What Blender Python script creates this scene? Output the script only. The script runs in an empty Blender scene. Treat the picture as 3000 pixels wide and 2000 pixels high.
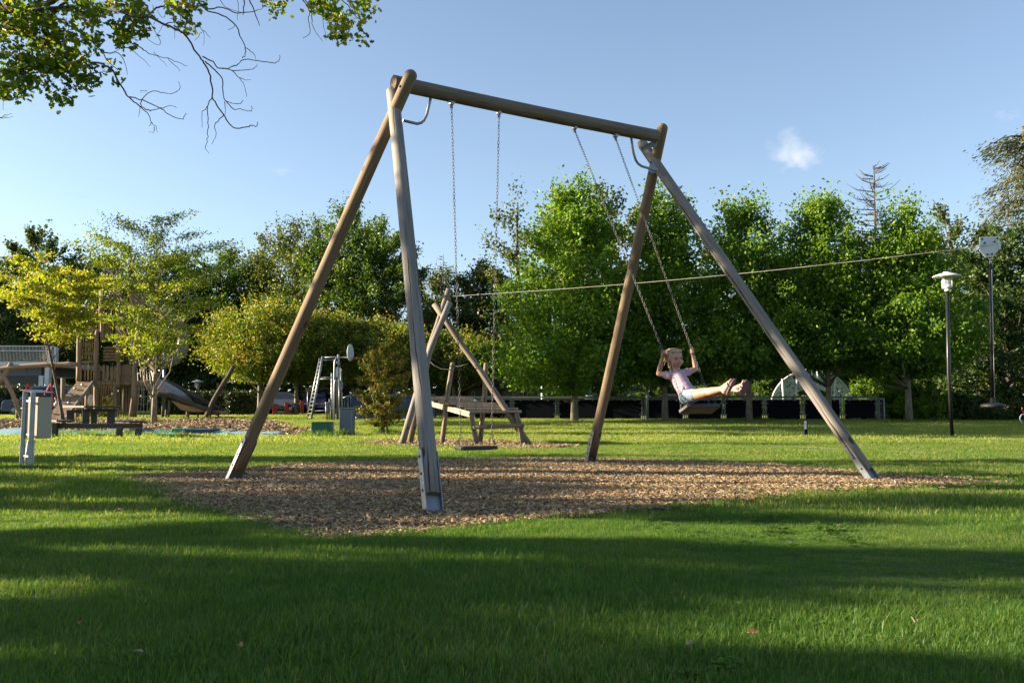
import bpy, bmesh, math, random
import numpy as np
from mathutils import Vector, Matrix
from mathutils.bvhtree import BVHTree
random.seed(7); RNG=np.random.default_rng(7)
SC=bpy.context.scene; COL=SC.collection
rad=math.radians
# ------------------------------------------------------------------ camera, sky, sun, exposure
F=2709.0; TH=0.071473; CH=0.8
cd=bpy.data.cameras.new('camera'); cam=bpy.data.objects.new('camera',cd); COL.objects.link(cam)
cd.sensor_width=36; cd.lens=F/3000*36; cd.clip_start=.05; cd.clip_end=6000
cam.location=(0,0,CH); cam.rotation_euler=(math.pi/2+TH,0,0); SC.camera=cam
SUN_EL=rad(17); SUN_AZ=rad(-86)          # azimuth measured from +Y towards +X
w=bpy.data.worlds.new('World'); SC.world=w; w.use_nodes=True
nt=w.node_tree; nt.nodes.clear()
sky=nt.nodes.new('ShaderNodeTexSky'); sky.sky_type='NISHITA'; sky.sun_disc=False
sky.sun_elevation=SUN_EL; sky.sun_rotation=SUN_AZ; sky.altitude=50; sky.air_density=1.0; sky.dust_density=0.8; sky.ozone_density=2.6
bg=nt.nodes.new('ShaderNodeBackground'); bg.inputs[1].default_value=.056
out=nt.nodes.new('ShaderNodeOutputWorld'); hs=nt.nodes.new('ShaderNodeHueSaturation'); hs.inputs['Saturation'].default_value=.86; nt.links.new(sky.outputs[0],hs.inputs['Color']); nt.links.new(hs.outputs[0],bg.inputs[0]); nt.links.new(bg.outputs[0],out.inputs[0])
sd=bpy.data.lights.new('sun','SUN'); sd.energy=5.0; sd.angle=rad(.53); sd.color=(1,.84,.60)
so=bpy.data.objects.new('sun',sd); COL.objects.link(so)
SD=Vector((math.sin(SUN_AZ)*math.cos(SUN_EL),math.cos(SUN_AZ)*math.cos(SUN_EL),math.sin(SUN_EL)))
so.rotation_euler=SD.to_track_quat('Z','Y').to_euler(); so.location=(0,0,30)
SC.view_settings.view_transform='Standard'; SC.view_settings.look='None'
SC.view_settings.exposure=2.15; SC.view_settings.gamma=1; SC.view_settings.use_curve_mapping=False
SC.cycles.max_bounces=6; SC.cycles.transparent_max_bounces=6; SC.cycles.diffuse_bounces=3; SC.cycles.glossy_bounces=2; SC.cycles.transmission_bounces=3
SC.cycles.caustics_reflective=False; SC.cycles.caustics_refractive=False; SC.cycles.sample_clamp_indirect=6
# ------------------------------------------------------------------ geometry of the place
def zg(y):
    y=np.asarray(y,float); return .01*np.clip(y-25,0,45)
def P(px,py,Y):
    x=(px-1500)/F; u=(1000-py)/F
    d=Vector((x,math.cos(TH)-u*math.sin(TH),math.sin(TH)+u*math.cos(TH)))
    return Vector((0,0,CH))+d*(Y/d.y)
def G(px,py):
    Y=10.
    for _ in range(60):
        d=P(px,py,1.)-Vector((0,0,CH)); Y=(float(zg(Y))-CH)/d.z if d.z<0 else 70
        Y=min(Y,90)
    p=P(px,py,Y); p.z=float(zg(p.y)); return p
def gz(x,y): return Vector((x,y,float(zg(y))))
def gx(px,Y): p=P(px,1194,Y); return gz(p.x,Y)   # ground point under a pixel column at distance Y
def HT(py,Y): return P(1500,py,Y).z               # height of an image row at distance Y
# ------------------------------------------------------------------ mesh builder
class MB:
    def __init__(s): s.v=[];s.f=[];s.uv=[];s.sm=[];s.mi=[];s.n=0;s.cur=0
    def add(s,vs,fs,sm=False,uv=None):
        o=s.n; s.v.extend(vs); s.n+=len(vs)
        for i,f in enumerate(fs):
            s.f.append(tuple(o+k for k in f)); s.sm.append(sm); s.mi.append(s.cur)
            s.uv.append(uv[i] if uv else [(0,0)]*len(f))
        return s
    def box(s,c,sz,R=None):
        c=Vector(c); hx,hy,hz=sz[0]/2,sz[1]/2,sz[2]/2
        vs=[Vector((x*hx,y*hy,z*hz)) for x in(-1,1) for y in(-1,1) for z in(-1,1)]
        if R is not None: vs=[R@v for v in vs]
        return s.add([v+c for v in vs],[(0,1,3,2),(4,6,7,5),(0,4,5,1),(2,3,7,6),(0,2,6,4),(1,5,7,3)])
    def bar(s,a,b,wd,ht,up=(0,0,1)):
        a=Vector(a);b=Vector(b);d=b-a;L=d.length;d.normalize();up=Vector(up)
        if abs(d.dot(up))>.98: up=Vector((1,0,0)) if abs(d.x)<.9 else Vector((0,1,0))
        x=d.cross(up).normalized(); y=x.cross(d).normalized()
        R=Matrix((x,d,y)).transposed(); return s.box((a+b)/2,(wd,L,ht),R)
    def tube(s,pts,r,n=10,cap=True,dome=0.0,wob=0.0,close=False):
        pts=[Vector(p) for p in pts]; m=len(pts)
        if not hasattr(r,'__len__'): r=[r]*m
        r=list(r)
        if dome>0:  # rounded far end
            d=(pts[-1]-pts[-2]).normalized(); e=pts[-1]; R0=r[-1]
            for k in (1,2,3,4):
                a=k*math.pi/2/4.4; pts.append(e+d*dome*R0*math.sin(a)); r.append(R0*math.cos(a))
            m=len(pts)
        t0=(pts[1]-pts[0]).normalized(); up=Vector((0,0,1)) if abs(t0.z)<.9 else Vector((1,0,0))
        x=t0.cross(up).normalized(); vs=[];L=[0]
        for i in range(m):
            if i<m-1 and i>0: t=(pts[i+1]-pts[i-1])
            elif i==0: t=pts[1]-pts[0]
            else: t=pts[i]-pts[i-1]
            t.normalize(); x=(x-t*x.dot(t)).normalized(); y=t.cross(x)
            if i: L.append(L[-1]+(pts[i]-pts[i-1]).length)
            for k in range(n):
                a=2*math.pi*k/n; rr=r[i]*(1+(random.uniform(-wob,wob) if wob else 0)); vs.append(pts[i]+x*math.cos(a)*rr+y*math.sin(a)*rr)
        fs=[];uv=[];rc=max(r)*2*math.pi
        for i in range(m-1):
            for k in range(n):
                k2=(k+1)%n; fs.append((i*n+k,i*n+k2,(i+1)*n+k2,(i+1)*n+k))
                uv.append([(k/n*rc,L[i]),((k+1)/n*rc,L[i]),((k+1)/n*rc,L[i+1]),(k/n*rc,L[i+1])])
        s.add(vs,fs,True,uv)
        if cap:
            o=s.n-len(vs)
            for rev,base in((True,0),(False,(m-1)*n)):
                f=[o+base+k for k in range(n)]
                if rev: f=f[::-1]
                s.f.append(tuple(f)); s.sm.append(False); s.mi.append(s.cur)
                s.uv.append([(.5+.5*math.cos(2*math.pi*k/n),50+.5*math.sin(2*math.pi*k/n)) for k in range(n)])
        return s
    def lathe(s,c,prof,n=20,ax=(0,0,1)):
        c=Vector(c);ax=Vector(ax).normalized(); x=ax.orthogonal().normalized(); y=ax.cross(x); vs=[]
        for r,h in prof:
            for k in range(n):
                a=2*math.pi*k/n; vs.append(c+ax*h+x*math.cos(a)*r+y*math.sin(a)*r)
        fs=[(i*n+k,i*n+(k+1)%n,(i+1)*n+(k+1)%n,(i+1)*n+k) for i in range(len(prof)-1) for k in range(n)]
        s.add(vs,fs,True); o=s.n-len(vs)
        s.f.append(tuple(o+k for k in range(n))[::-1]); s.f.append(tuple(o+(len(prof)-1)*n+k for k in range(n)))
        s.sm+= [False]*2; s.mi+=[s.cur]*2; s.uv+=[[(0,0)]*n]*2
        return s
    def prism(s,outline,d):       # closed outline (3D pts, coplanar) extruded by vector d
        o=[Vector(p) for p in outline]; d=Vector(d); n=len(o)
        vs=o+[p+d for p in o]; fs=[tuple(range(n))[::-1],tuple(range(n,2*n))]+[(i,(i+1)%n,n+(i+1)%n,n+i) for i in range(n)]
        return s.add(vs,fs)
    def ball(s,c,r,sc=(1,1,1),nu=12,nv=8,R=None):
        vs=[];c=Vector(c)
        for j in range(nv+1):
            a=math.pi*j/nv
            for k in range(nu):
                b=2*math.pi*k/nu; v=Vector((math.sin(a)*math.cos(b)*r*sc[0],math.sin(a)*math.sin(b)*r*sc[1],math.cos(a)*r*sc[2]))
                vs.append(c+(R@v if R is not None else v))
        return s.add(vs,[(j*nu+k,(j+1)*nu+k,(j+1)*nu+(k+1)%nu,j*nu+(k+1)%nu) for j in range(nv) for k in range(nu)],True)
    def mesh(s,name,mats,off=Vector((0,0,0))):
        me=bpy.data.meshes.new(name); me.from_pydata([tuple(Vector(v)-off) for v in s.v],[],s.f)
        me.polygons.foreach_set('use_smooth',s.sm); me.polygons.foreach_set('material_index',s.mi)
        l=me.uv_layers.new(name='UVMap'); l.data.foreach_set('uv',[c for u in s.uv for q in u for c in q])
        for m in (mats if isinstance(mats,(list,tuple)) else [mats]): me.materials.append(m)
        me.update(); return me
WOFF={}
def thing(name,label,cat,loc=(0,0,0),group=None):
    o=bpy.data.objects.new(name,None); COL.objects.link(o); o.location=loc; o.empty_display_size=.2
    o['label']=label;o['category']=cat
    if group:o['group']=group
    WOFF[o.name]=Vector(loc); return o
def tag(o,label=None,cat=None,group=None,kind=None):
    if label:o['label']=label
    if cat:o['category']=cat
    if group:o['group']=group
    if kind:o['kind']=kind
    return o
def link(name,me,parent=None,bevel=0):
    o=bpy.data.objects.new(name,me); COL.objects.link(o)
    if parent: o.parent=parent; WOFF[o.name]=WOFF[parent.name]
    else: WOFF[o.name]=Vector((0,0,0))
    if bevel:
        b=o.modifiers.new('bevel','BEVEL'); b.width=bevel; b.segments=2; b.limit_method='ANGLE'; b.angle_limit=rad(50); b.harden_normals=False
    return o
def part(name,mb,mat,parent,bevel=0,label=None):
    o=link(name,mb.mesh(name,mat,WOFF[parent.name] if parent else Vector((0,0,0))),parent,bevel)
    if label:o['label']=label
    return o
def copy_tree(o,parent=None,label=None,loc=None):
    c=o.copy(); COL.objects.link(c)
    if parent: c.parent=parent
    if label: c['label']=label
    if loc is not None: c.location=loc
    WOFF[c.name]=Vector(c.location) if not parent else WOFF[parent.name]
    for ch in list(o.children): copy_tree(ch,c)
    return c
# ------------------------------------------------------------------ materials
def srgb(*c): return tuple(((x/255)/12.92 if x/255<=.04045 else ((x/255+.055)/1.055)**2.4) for x in c)
def newmat(name):
    m=bpy.data.materials.new(name); m.use_nodes=True; n=m.node_tree; n.nodes.clear()
    o=n.nodes.new('ShaderNodeOutputMaterial'); return m,n,o
def N(n,t,**k):
    x=n.nodes.new(t)
    for a,b in k.items():
        if a.startswith('i_'): x.inputs[a[2:].replace('_',' ')].default_value=b
        else: setattr(x,a,b)
    return x
def ramp(n,fac,stops):
    r=n.nodes.new('ShaderNodeValToRGB'); e=r.color_ramp.elements
    while len(e)>1:e.remove(e[-1])
    e[0].position=stops[0][0]; e[0].color=(*stops[0][1],1)
    for p,c in stops[1:]:
        q=e.new(p); q.color=(*c,1)
    n.links.new(fac,r.inputs[0]); return r
def mul(c,k): return tuple(min(1,x*k) for x in c)
def surf(name,col,rough=.6,metal=0,var=.25,scale=6,bump=.15,bscale=60,spec=.5,stretch=(1,1,1),speck=None,coat=0):
    m,n,o=newmat(name); b=N(n,'ShaderNodeBsdfPrincipled',i_Roughness=rough,i_Metallic=metal); b.inputs['Specular IOR Level'].default_value=spec
    tc=N(n,'ShaderNodeTexCoord'); mp=N(n,'ShaderNodeMapping'); mp.inputs['Scale'].default_value=stretch; n.links.new(tc.outputs['Object'],mp.inputs[0])
    ns=N(n,'ShaderNodeTexNoise',i_Scale=scale,i_Detail=6,i_Roughness=.6); n.links.new(mp.outputs[0],ns.inputs[0])
    r=ramp(n,ns.outputs[0],[(.3,mul(col,1-var)),(.5,col),(.72,mul(col,1+var))]); c=r.outputs[0]
    if speck:
        n3=N(n,'ShaderNodeTexNoise',i_Scale=scale*4,i_Detail=3); n.links.new(mp.outputs[0],n3.inputs[0])
        r3=ramp(n,n3.outputs[0],[(.58,(0,0,0)),(.66,(1,1,1))]); mx=N(n,'ShaderNodeMix',data_type='RGBA'); n.links.new(r3.outputs[0],mx.inputs[0]); n.links.new(c,mx.inputs[6]); mx.inputs[7].default_value=(*speck,1); c=mx.outputs[2]
    n.links.new(c,b.inputs['Base Color'])
    n2=N(n,'ShaderNodeTexNoise',i_Scale=bscale,i_Detail=4); n.links.new(mp.outputs[0],n2.inputs[0])
    if bump:
        bp=N(n,'ShaderNodeBump',i_Strength=bump,i_Distance=.01); n.links.new(n2.outputs[0],bp.inputs['Height']); n.links.new(bp.outputs[0],b.inputs['Normal'])
    rr=N(n,'ShaderNodeMapRange'); rr.inputs[3].default_value=max(0,rough-.12); rr.inputs[4].default_value=min(1,rough+.12); n.links.new(n2.outputs[0],rr.inputs[0]); n.links.new(rr.outputs[0],b.inputs['Roughness'])
    if coat: b.inputs['Coat Weight'].default_value=coat
    n.links.new(b.outputs[0],o.inputs[0]); return m
def wood(name,base,light,dark,crack=1.0,knots=True,uv=True,gr=1.0):
    """weathered timber: long grain along UV v (or object z when uv is False)"""
    m,n,o=newmat(name); b=N(n,'ShaderNodeBsdfPrincipled',i_Roughness=.78); b.inputs['Specular IOR Level'].default_value=.25
    tc=N(n,'ShaderNodeTexCoord'); src=tc.outputs['UV' if uv else 'Object']
    def mapped(sx,sy,sz=1):
        mp=N(n,'ShaderNodeMapping'); mp.inputs['Scale'].default_value=(sx,sy,sz); n.links.new(src,mp.inputs[0]); return mp.outputs[0]
    oi=N(n,'ShaderNodeObjectInfo')
    wv=N(n,'ShaderNodeTexNoise',noise_dimensions='4D',i_Scale=1,i_Detail=5,i_Roughness=.65); n.links.new(mapped(60*gr,2.2*gr),wv.inputs[0]); n.links.new(oi.outputs['Random'],wv.inputs['W'])
    big=N(n,'ShaderNodeTexNoise',noise_dimensions='4D',i_Scale=1,i_Detail=3); n.links.new(mapped(7,.8),big.inputs[0]); n.links.new(oi.outputs['Random'],big.inputs['W'])
    r1=ramp(n,big.outputs[0],[(.32,base),(.55,light),(.75,mul(base,.9))])
    r2=ramp(n,wv.outputs[0],[(.32,dark),(.5,(.92,.92,.92)),(.7,(1.12,1.1,1.06))])
    mx=N(n,'ShaderNodeMix',data_type='RGBA',blend_type='MULTIPLY'); mx.inputs[0].default_value=.8
    n.links.new(r1.outputs[0],mx.inputs[6]); n.links.new(r2.outputs[0],mx.inputs[7]); c=mx.outputs[2]
    # drying cracks: thin dark lines that wander along the grain, opening and closing
    sx=N(n,'ShaderNodeSeparateXYZ'); n.links.new(src,sx.inputs[0])
    def nv(k,wof): 
        q=N(n,'ShaderNodeTexNoise',noise_dimensions='2D',i_Scale=1,i_Detail=3); cb=N(n,'ShaderNodeCombineXYZ'); m0=N(n,'ShaderNodeMath',operation='MULTIPLY'); m0.inputs[1].default_value=k; n.links.new(sx.outputs['Y' if uv else 'Z'],m0.inputs[0]); n.links.new(m0.outputs[0],cb.inputs[0])
        m1=N(n,'ShaderNodeMath',operation='MULTIPLY_ADD'); m1.inputs[1].default_value=37; m1.inputs[2].default_value=wof; n.links.new(oi.outputs['Random'],m1.inputs[0]); n.links.new(m1.outputs[0],cb.inputs[1]); n.links.new(cb.outputs[0],q.inputs[0]); return q.outputs[0]
    def mth(op,a_,b_=None,c_=None):
        q=N(n,'ShaderNodeMath',operation=op)
        for i_,v_ in enumerate((a_,b_,c_)):
            if v_ is None: continue
            if isinstance(v_,(int,float)): q.inputs[i_].default_value=v_
            else: n.links.new(v_,q.inputs[i_])
        return q.outputs[0]
    tot=None
    for ci_,(c0,th_) in enumerate(((.075,.46),(.185,.40),(.30,.50),(.385,.44))):
        cen=mth('MULTIPLY_ADD',nv(.9,ci_*5.3),.07,c0-.035); cen=mth('MULTIPLY_ADD',nv(14,ci_*3.1+.5),.008,cen)
        dd=mth('ABSOLUTE',mth('SUBTRACT',sx.outputs['X'],cen)); wd_=mth('MULTIPLY',mth('MAXIMUM',mth('SUBTRACT',nv(1.3,ci_*7.7+1.1),th_),0.0),.042)
        k_=mth('SUBTRACT',1.0,mth('MINIMUM',mth('DIVIDE',dd,mth('ADD',wd_,.00008)),1.0)); tot=k_ if tot is None else mth('MAXIMUM',tot,k_)
    rc=ramp(n,tot,[(0,(1,1,1)),(.35,(.30,.24,.19)),(.8,(.10,.08,.06))])
    mc=N(n,'ShaderNodeMix',data_type='RGBA',blend_type='MULTIPLY'); mc.inputs[0].default_value=crack; n.links.new(c,mc.inputs[6]); n.links.new(rc.outputs[0],mc.inputs[7]); c=mc.outputs[2]
    if knots:
        vo=N(n,'ShaderNodeTexVoronoi',i_Scale=1); n.links.new(mapped(7,3.2),vo.inputs[0])
        vc=N(n,'ShaderNodeSeparateColor'); n.links.new(vo.outputs['Color'],vc.inputs[0]); far=mth('MULTIPLY_ADD',mth('LESS_THAN',vc.outputs[0],.72),1.0,vo.outputs['Distance'])
        rk=ramp(n,far,[(.06,(.10,.06,.04)),(.10,(.45,.34,.26)),(.13,(.20,.14,.10)),(.17,(1,1,1))])
        mk=N(n,'ShaderNodeMix',data_type='RGBA',blend_type='MULTIPLY'); mk.inputs[0].default_value=.85; n.links.new(c,mk.inputs[6]); n.links.new(rk.outputs[0],mk.inputs[7]); c=mk.outputs[2]
    n.links.new(c,b.inputs['Base Color'])
    bp=N(n,'ShaderNodeBump',i_Strength=.5,i_Distance=.006); ad=N(n,'ShaderNodeMath',operation='MULTIPLY'); sp=N(n,'ShaderNodeSeparateColor')
    n.links.new(rc.outputs[0],sp.inputs[0]); n.links.new(wv.outputs[0],ad.inputs[0]); n.links.new(sp.outputs[0],ad.inputs[1]); n.links.new(ad.outputs[0],bp.inputs['Height']); n.links.new(bp.outputs[0],b.inputs['Normal'])
    n.links.new(b.outputs[0],o.inputs[0]); return m
def leafmat(name,cols,trans=.45,rough=.45,nscale=.6):
    """cols: dark, mid, light, odd ; picked per leaf, with slow patches over the crown"""
    m,n,o=newmat(name); ge=N(n,'ShaderNodeNewGeometry'); tc=N(n,'ShaderNodeTexCoord')
    ns=N(n,'ShaderNodeTexNoise',i_Scale=nscale,i_Detail=2); n.links.new(tc.outputs['Object'],ns.inputs[0])
    ma=N(n,'ShaderNodeMath',operation='MULTIPLY_ADD'); ma.inputs[1].default_value=.6; n.links.new(ge.outputs['Random Per Island'],ma.inputs[0])
    m2=N(n,'ShaderNodeMath',operation='MULTIPLY'); m2.inputs[1].default_value=.5; n.links.new(ns.outputs[0],m2.inputs[0]); n.links.new(m2.outputs[0],ma.inputs[2])
    r=ramp(n,ma.outputs[0],[(.12,cols[0]),(.45,cols[1]),(.72,cols[2]),(.85,cols[3])])
    di=N(n,'ShaderNodeBsdfPrincipled',i_Roughness=rough); di.inputs['Specular IOR Level'].default_value=.35; n.links.new(r.outputs[0],di.inputs['Base Color'])
    tr=N(n,'ShaderNodeBsdfTranslucent'); mx=N(n,'ShaderNodeMix',data_type='RGBA',blend_type='MULTIPLY'); mx.inputs[0].default_value=1; n.links.new(r.outputs[0],mx.inputs[6]); mx.inputs[7].default_value=(1.7,1.55,.5,1)
    n.links.new(mx.outputs[2],tr.inputs[0]); ms=N(n,'ShaderNodeMixShader'); ms.inputs[0].default_value=trans
    n.links.new(di.outputs[0],ms.inputs[1]); n.links.new(tr.outputs[0],ms.inputs[2]); n.links.new(ms.outputs[0],o.inputs[0]); return m
M={}
M['log']=wood('weathered_log',(.16,.13,.10),(.215,.18,.14),(.42,.36,.30))
M['loggrey']=wood('silvered_log',(.165,.155,.145),(.22,.205,.19),(.45,.40,.36),crack=1)
M['beam']=wood('dark_beam_log',(.135,.105,.078),(.18,.14,.105),(.45,.38,.32),crack=.9)
M['cable']=surf('dull_cable',(.20,.19,.175),.6,.3,.1,9,0)
M['logbrown']=wood('brown_log',(.15,.105,.065),(.205,.15,.095),(.5,.42,.34),crack=.35)
M['logpale']=wood('pale_peeled_log',(.26,.19,.12),(.35,.27,.18),(.5,.42,.34),crack=.5)
M['pinkp']=surf('pink_paint',(.45,.03,.16),.4,0,.1,5,0)
M['plank']=wood('grey_plank',(.23,.20,.165),(.30,.265,.22),(.4,.36,.3),crack=.4,knots=False,uv=False,gr=.3)
M['tablewood']=surf('dark_bench_timber',(.026,.025,.027),.6,var=.4,scale=3,stretch=(1,1,6),bump=.3,speck=(.05,.048,.046))
M['towerwood']=wood('playhouse_timber',(.19,.135,.085),(.28,.205,.13),(.42,.34,.26),crack=.6,knots=False,uv=False,gr=.2)
M['toweryellow']=wood('pale_yellow_boards',(.36,.34,.16),(.48,.46,.23),(.6,.55,.4),crack=.3,knots=False,uv=False,gr=.2)
M['galv']=surf('galvanised_steel',(.22,.24,.26),.45,.6,.18,9,.08,90)
M['galvdull']=surf('dull_galvanised_steel',(.32,.35,.37),.5,.6,.2,9,.1,70)
M['chain']=surf('chain_steel',(.07,.068,.065),.5,.6,.25,30,0)
M['rubber']=surf('black_rubber',(.012,.012,.014),.55,0,.3,12,.15,120)
M['black']=surf('black_paint',(.01,.01,.011),.35,0,.2,6,.03)
M['bark']=surf('plane_bark',(.16,.135,.095),.85,0,.45,5,.6,24,stretch=(1,1,.45),speck=(.30,.26,.17))
M['barkdark']=surf('dark_bark',(.065,.052,.038),.9,0,.4,6,.6,26,stretch=(1,1,.3))
M['greenbox']=surf('green_paint',(.004,.085,.05),.4,0,.12,5,.03)
M['greybox']=surf('grey_cabinet_paint',(.10,.125,.165),.45,0,.12,3,.03,speck=(.12,.145,.18))
M['redpaint']=surf('red_paint',(.62,.09,.06),.5,0,.15,4,.05)
M['redrope']=surf('red_rope',(.60,.05,.04),.7,0,.2,40,.2)
M['rope']=surf('pale_rope',(.42,.38,.32),.8,0,.3,60,.3)
M['white']=surf('white_paint',(.62,.63,.64),.5,0,.08,3,.02)
M['fencemetal']=surf('dull_green_grey_metal',(.15,.17,.16),.55,.5,.2,9,.1)
M['navy']=surf('navy_panel',(.004,.005,.010),.85,0,.3,4,.05,spec=.1)
M['blueboard']=surf('blue_coated_board',(.03,.05,.13),.5,0,.2,2,.05,speck=(.06,.085,.18))
M['chrome']=surf('slide_steel',(.40,.36,.30),.38,.7,.12,3,.02)
M['tan']=surf('tan_plywood',(.36,.19,.08),.6,0,.2,3,.05)
M['cream']=surf('cream_cabinet',(.30,.265,.20),.6,0,.1,4,.04)
M['glass']=surf('dark_window_glass',(.012,.018,.022),.3,0,.2,2,0)
M['yellow']=surf('yellow_panel',(.50,.42,.03),.5,0,.1,4,.03)
M['cabin']=surf('dark_board_cladding',(.05,.042,.038),.8,0,.3,3,.4,30,stretch=(10,10,.3))
M['cabinbrown']=surf('brown_board_cladding',(.12,.085,.06),.8,0,.3,3,.4,30,stretch=(10,10,.3))
M['pinkwall']=surf('tan_brick_wall',(.40,.27,.20),.8,0,.15,6,.1)
M['roofgrey']=surf('grey_roof',(.16,.165,.17),.7,0,.2,3,.1)
M['roofblue']=surf('blue_grey_tiles',(.07,.085,.13),.6,0,.25,6,.3,14)
M['roofred']=surf('red_roof_tiles',(.30,.09,.06),.7,0,.25,6,.3,14)
M['panelblue']=surf('pale_blue_panel',(.60,.68,.78),.5,0,.18,1.5,.03,speck=(.66,.72,.80))
# ------------------------------------------------------------------ ground, pits, paths
def tri_inside(pts,poly):
    x=pts[:,0];y=pts[:,1];c=np.zeros(len(x),bool);n=len(poly)
    for i in range(n):
        x1,y1=poly[i];x2,y2=poly[(i+1)%n]
        c^=((y1>y)!=(y2>y))&(x<(x2-x1)*(y-y1)/((y2-y1)+1e-12)+x1)
    return c
def smoothpoly(pp,jit=0.0,sub=6):
    out=[];n=len(pp)
    for i in range(n):
        p0,p1,p2,p3=[Vector(pp[(i+k)%n][:2]) for k in(-1,0,1,2)]
        for k in range(sub):
            t=k/sub; q=.5*((2*p1)+(-p0+p2)*t+(2*p0-5*p1+4*p2-p3)*t*t+(-p0+3*p1-3*p2+p3)*t**3)
            out.append((q.x+random.uniform(-jit,jit),q.y+random.uniform(-jit,jit)))
    return out
def vnoise(x,y,f,seed=0):
    r=np.random.default_rng(seed); s=np.zeros_like(x)
    for k in range(7):
        a=r.uniform(0,6.28); ff=f*r.uniform(.5,1.8); s+=np.sin((x*math.cos(a)+y*math.sin(a))*ff+r.uniform(0,6.28))
    return s/3.5
gm,n,o=newmat('lawn_soil'); b=N(n,'ShaderNodeBsdfPrincipled',i_Roughness=.9); b.inputs['Specular IOR Level'].default_value=.1
tc=N(n,'ShaderNodeTexCoord'); a1=N(n,'ShaderNodeTexNoise',i_Scale=.35,i_Detail=6,i_Roughness=.7); a2=N(n,'ShaderNodeTexNoise',i_Scale=14,i_Detail=5,i_Roughness=.7)
n.links.new(tc.outputs['Object'],a1.inputs[0]); n.links.new(tc.outputs['Object'],a2.inputs[0])
r1=ramp(n,a1.outputs[0],[(.3,(.035,.075,.012)),(.5,(.055,.105,.016)),(.7,(.085,.135,.022))]); r2=ramp(n,a2.outputs[0],[(.25,(.35,.35,.35)),(.6,(1,1,1)),(.8,(1.0,1.0,.9))])
mx=N(n,'ShaderNodeMix',data_type='RGBA',blend_type='MULTIPLY'); mx.inputs[0].default_value=1; n.links.new(r1.outputs[0],mx.inputs[6]); n.links.new(r2.outputs[0],mx.inputs[7])
n.links.new(mx.outputs[2],b.inputs['Base Color']); bp=N(n,'ShaderNodeBump',i_Strength=1,i_Distance=.04); n.links.new(a2.outputs[0],bp.inputs['Height']); n.links.new(bp.outputs[0],b.inputs['Normal']); n.links.new(b.outputs[0],o.inputs[0])
M['ground']=gm
M['soil']=surf('chip_bed',(.10,.07,.045),.95,0,.5,18,1,70,speck=(.22,.16,.10),spec=.1)
M['soilfar']=surf('far_chip_bed',(.19,.125,.07),.95,0,.4,3,1,14,spec=.1)
M['path']=surf('gravel_path',(.24,.215,.19),.9,0,.2,12,.4,80,spec=.2)
M['asphalt']=surf('asphalt',(.075,.072,.075),.9,0,.2,8,.3,80,spec=.2)
mb=MB(); ys=[-80,25,70,160,900]; xs=[-700,-60,60,700]
for y in ys:
    for x in xs: mb.v.append(Vector((x,y,float(zg(y))))); mb.n+=1
mb.v=[Vector(v) for v in mb.v]; vs=mb.v; mb=MB(); nx=len(xs)
mb.add(vs,[(j*nx+i,j*nx+i+1,(j+1)*nx+i+1,(j+1)*nx+i) for j in range(len(ys)-1) for i in range(nx-1)])
tag(part('lawn',mb,M['ground'],None),'short green lawn with long bands of sun and shade',kind='structure')
def sheet(name,poly,mat,h,label=None):
    mb=MB(); mb.add([Vector((x,y,float(zg(y))+h)) for x,y in poly],[tuple(range(len(poly)))])
    me=mb.mesh(name,mat); bm=bmesh.new(); bm.from_mesh(me); bmesh.ops.triangulate(bm,faces=bm.faces[:]); 
    for f in bm.faces:
        if f.normal.z<0: f.normal_flip()
    bm.to_mesh(me); bm.free(); return tag(link(name,me),label,kind='structure')
pit_px=[(330,1399),(460,1388),(600,1381),(690,1375),(900,1359),(1200,1348),(1500,1344),(1722,1346),(2000,1350),(2300,1366),(2500,1380),(2700,1394),(2960,1410),(2940,1418),(2600,1434),(2400,1449),(2200,1473),(2000,1490),(1700,1514),(1500,1531),(1300,1555),(1150,1571),(1000,1584),(900,1582),(850,1564),(750,1538),(600,1499),(480,1460),(400,1426)]
pit=smoothpoly([G(*q) for q in pit_px],.03)
sheet('wood_chip_pit',pit,M['soil'],.004,'pale wood chip bed under the big swing')
play_px=[(-900,1232),(-200,1230),(200,1228),(480,1230),(600,1226),(735,1224),(800,1232),(870,1247),(950,1262),(1000,1268),(940,1275),(830,1279),(500,1279),(0,1275),(-900,1272)]
play=[tuple(G(*q)[:2]) for q in play_px]; sheet('playground_chip_area',play,M['soilfar'],.004,'wide wood chip area around the timber play tower')
zip_px=[(1040,1297),(1200,1288),(1450,1290),(1640,1299),(1700,1307),(1560,1314),(1300,1312),(1120,1306)]
zipp=smoothpoly([G(*q) for q in zip_px],.03); sheet('chip_strip',zipp,M['soil'],.004,'strip of wood chips under the launch platform')
def strip_px(name,cl,hw,mat,h,label):
    up=[];dn=[]
    for x,y in cl: up.append(tuple(G(x,y-hw)[:2])); dn.append(tuple(G(x,y+hw)[:2]))
    poly=up+dn[::-1]; sheet(name,poly,mat,h,label); return poly
path_cl=[(1560,1271),(1700,1277),(1850,1285),(2000,1292),(2200,1302),(2470,1314),(2800,1331),(3000,1339),(3400,1352)]
pathp=strip_px('gravel_path',path_cl,1.6,M['path'],.004,'thin pale gravel path crossing the lawn')
worn_cl=[(1800,1328),(2200,1331),(2400,1335),(2560,1341),(2750,1348),(3000,1357),(3300,1364)]
wornp=strip_px('worn_soil_line',worn_cl,2.2,M['soilfar'],.004,'bare trodden soil line in the right lawn')
sheet('asphalt_path',[(-70,59.3),(-7,59.3),(-7,61.2),(-70,61.2)],M['asphalt'],.004,'grey asphalt path in front of the hedges')
sheet('car_park',[(-80,63),(-3,63),(-3,69.9),(-80,69.9)],M['asphalt'],.004,'car park behind the red posts')
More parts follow.
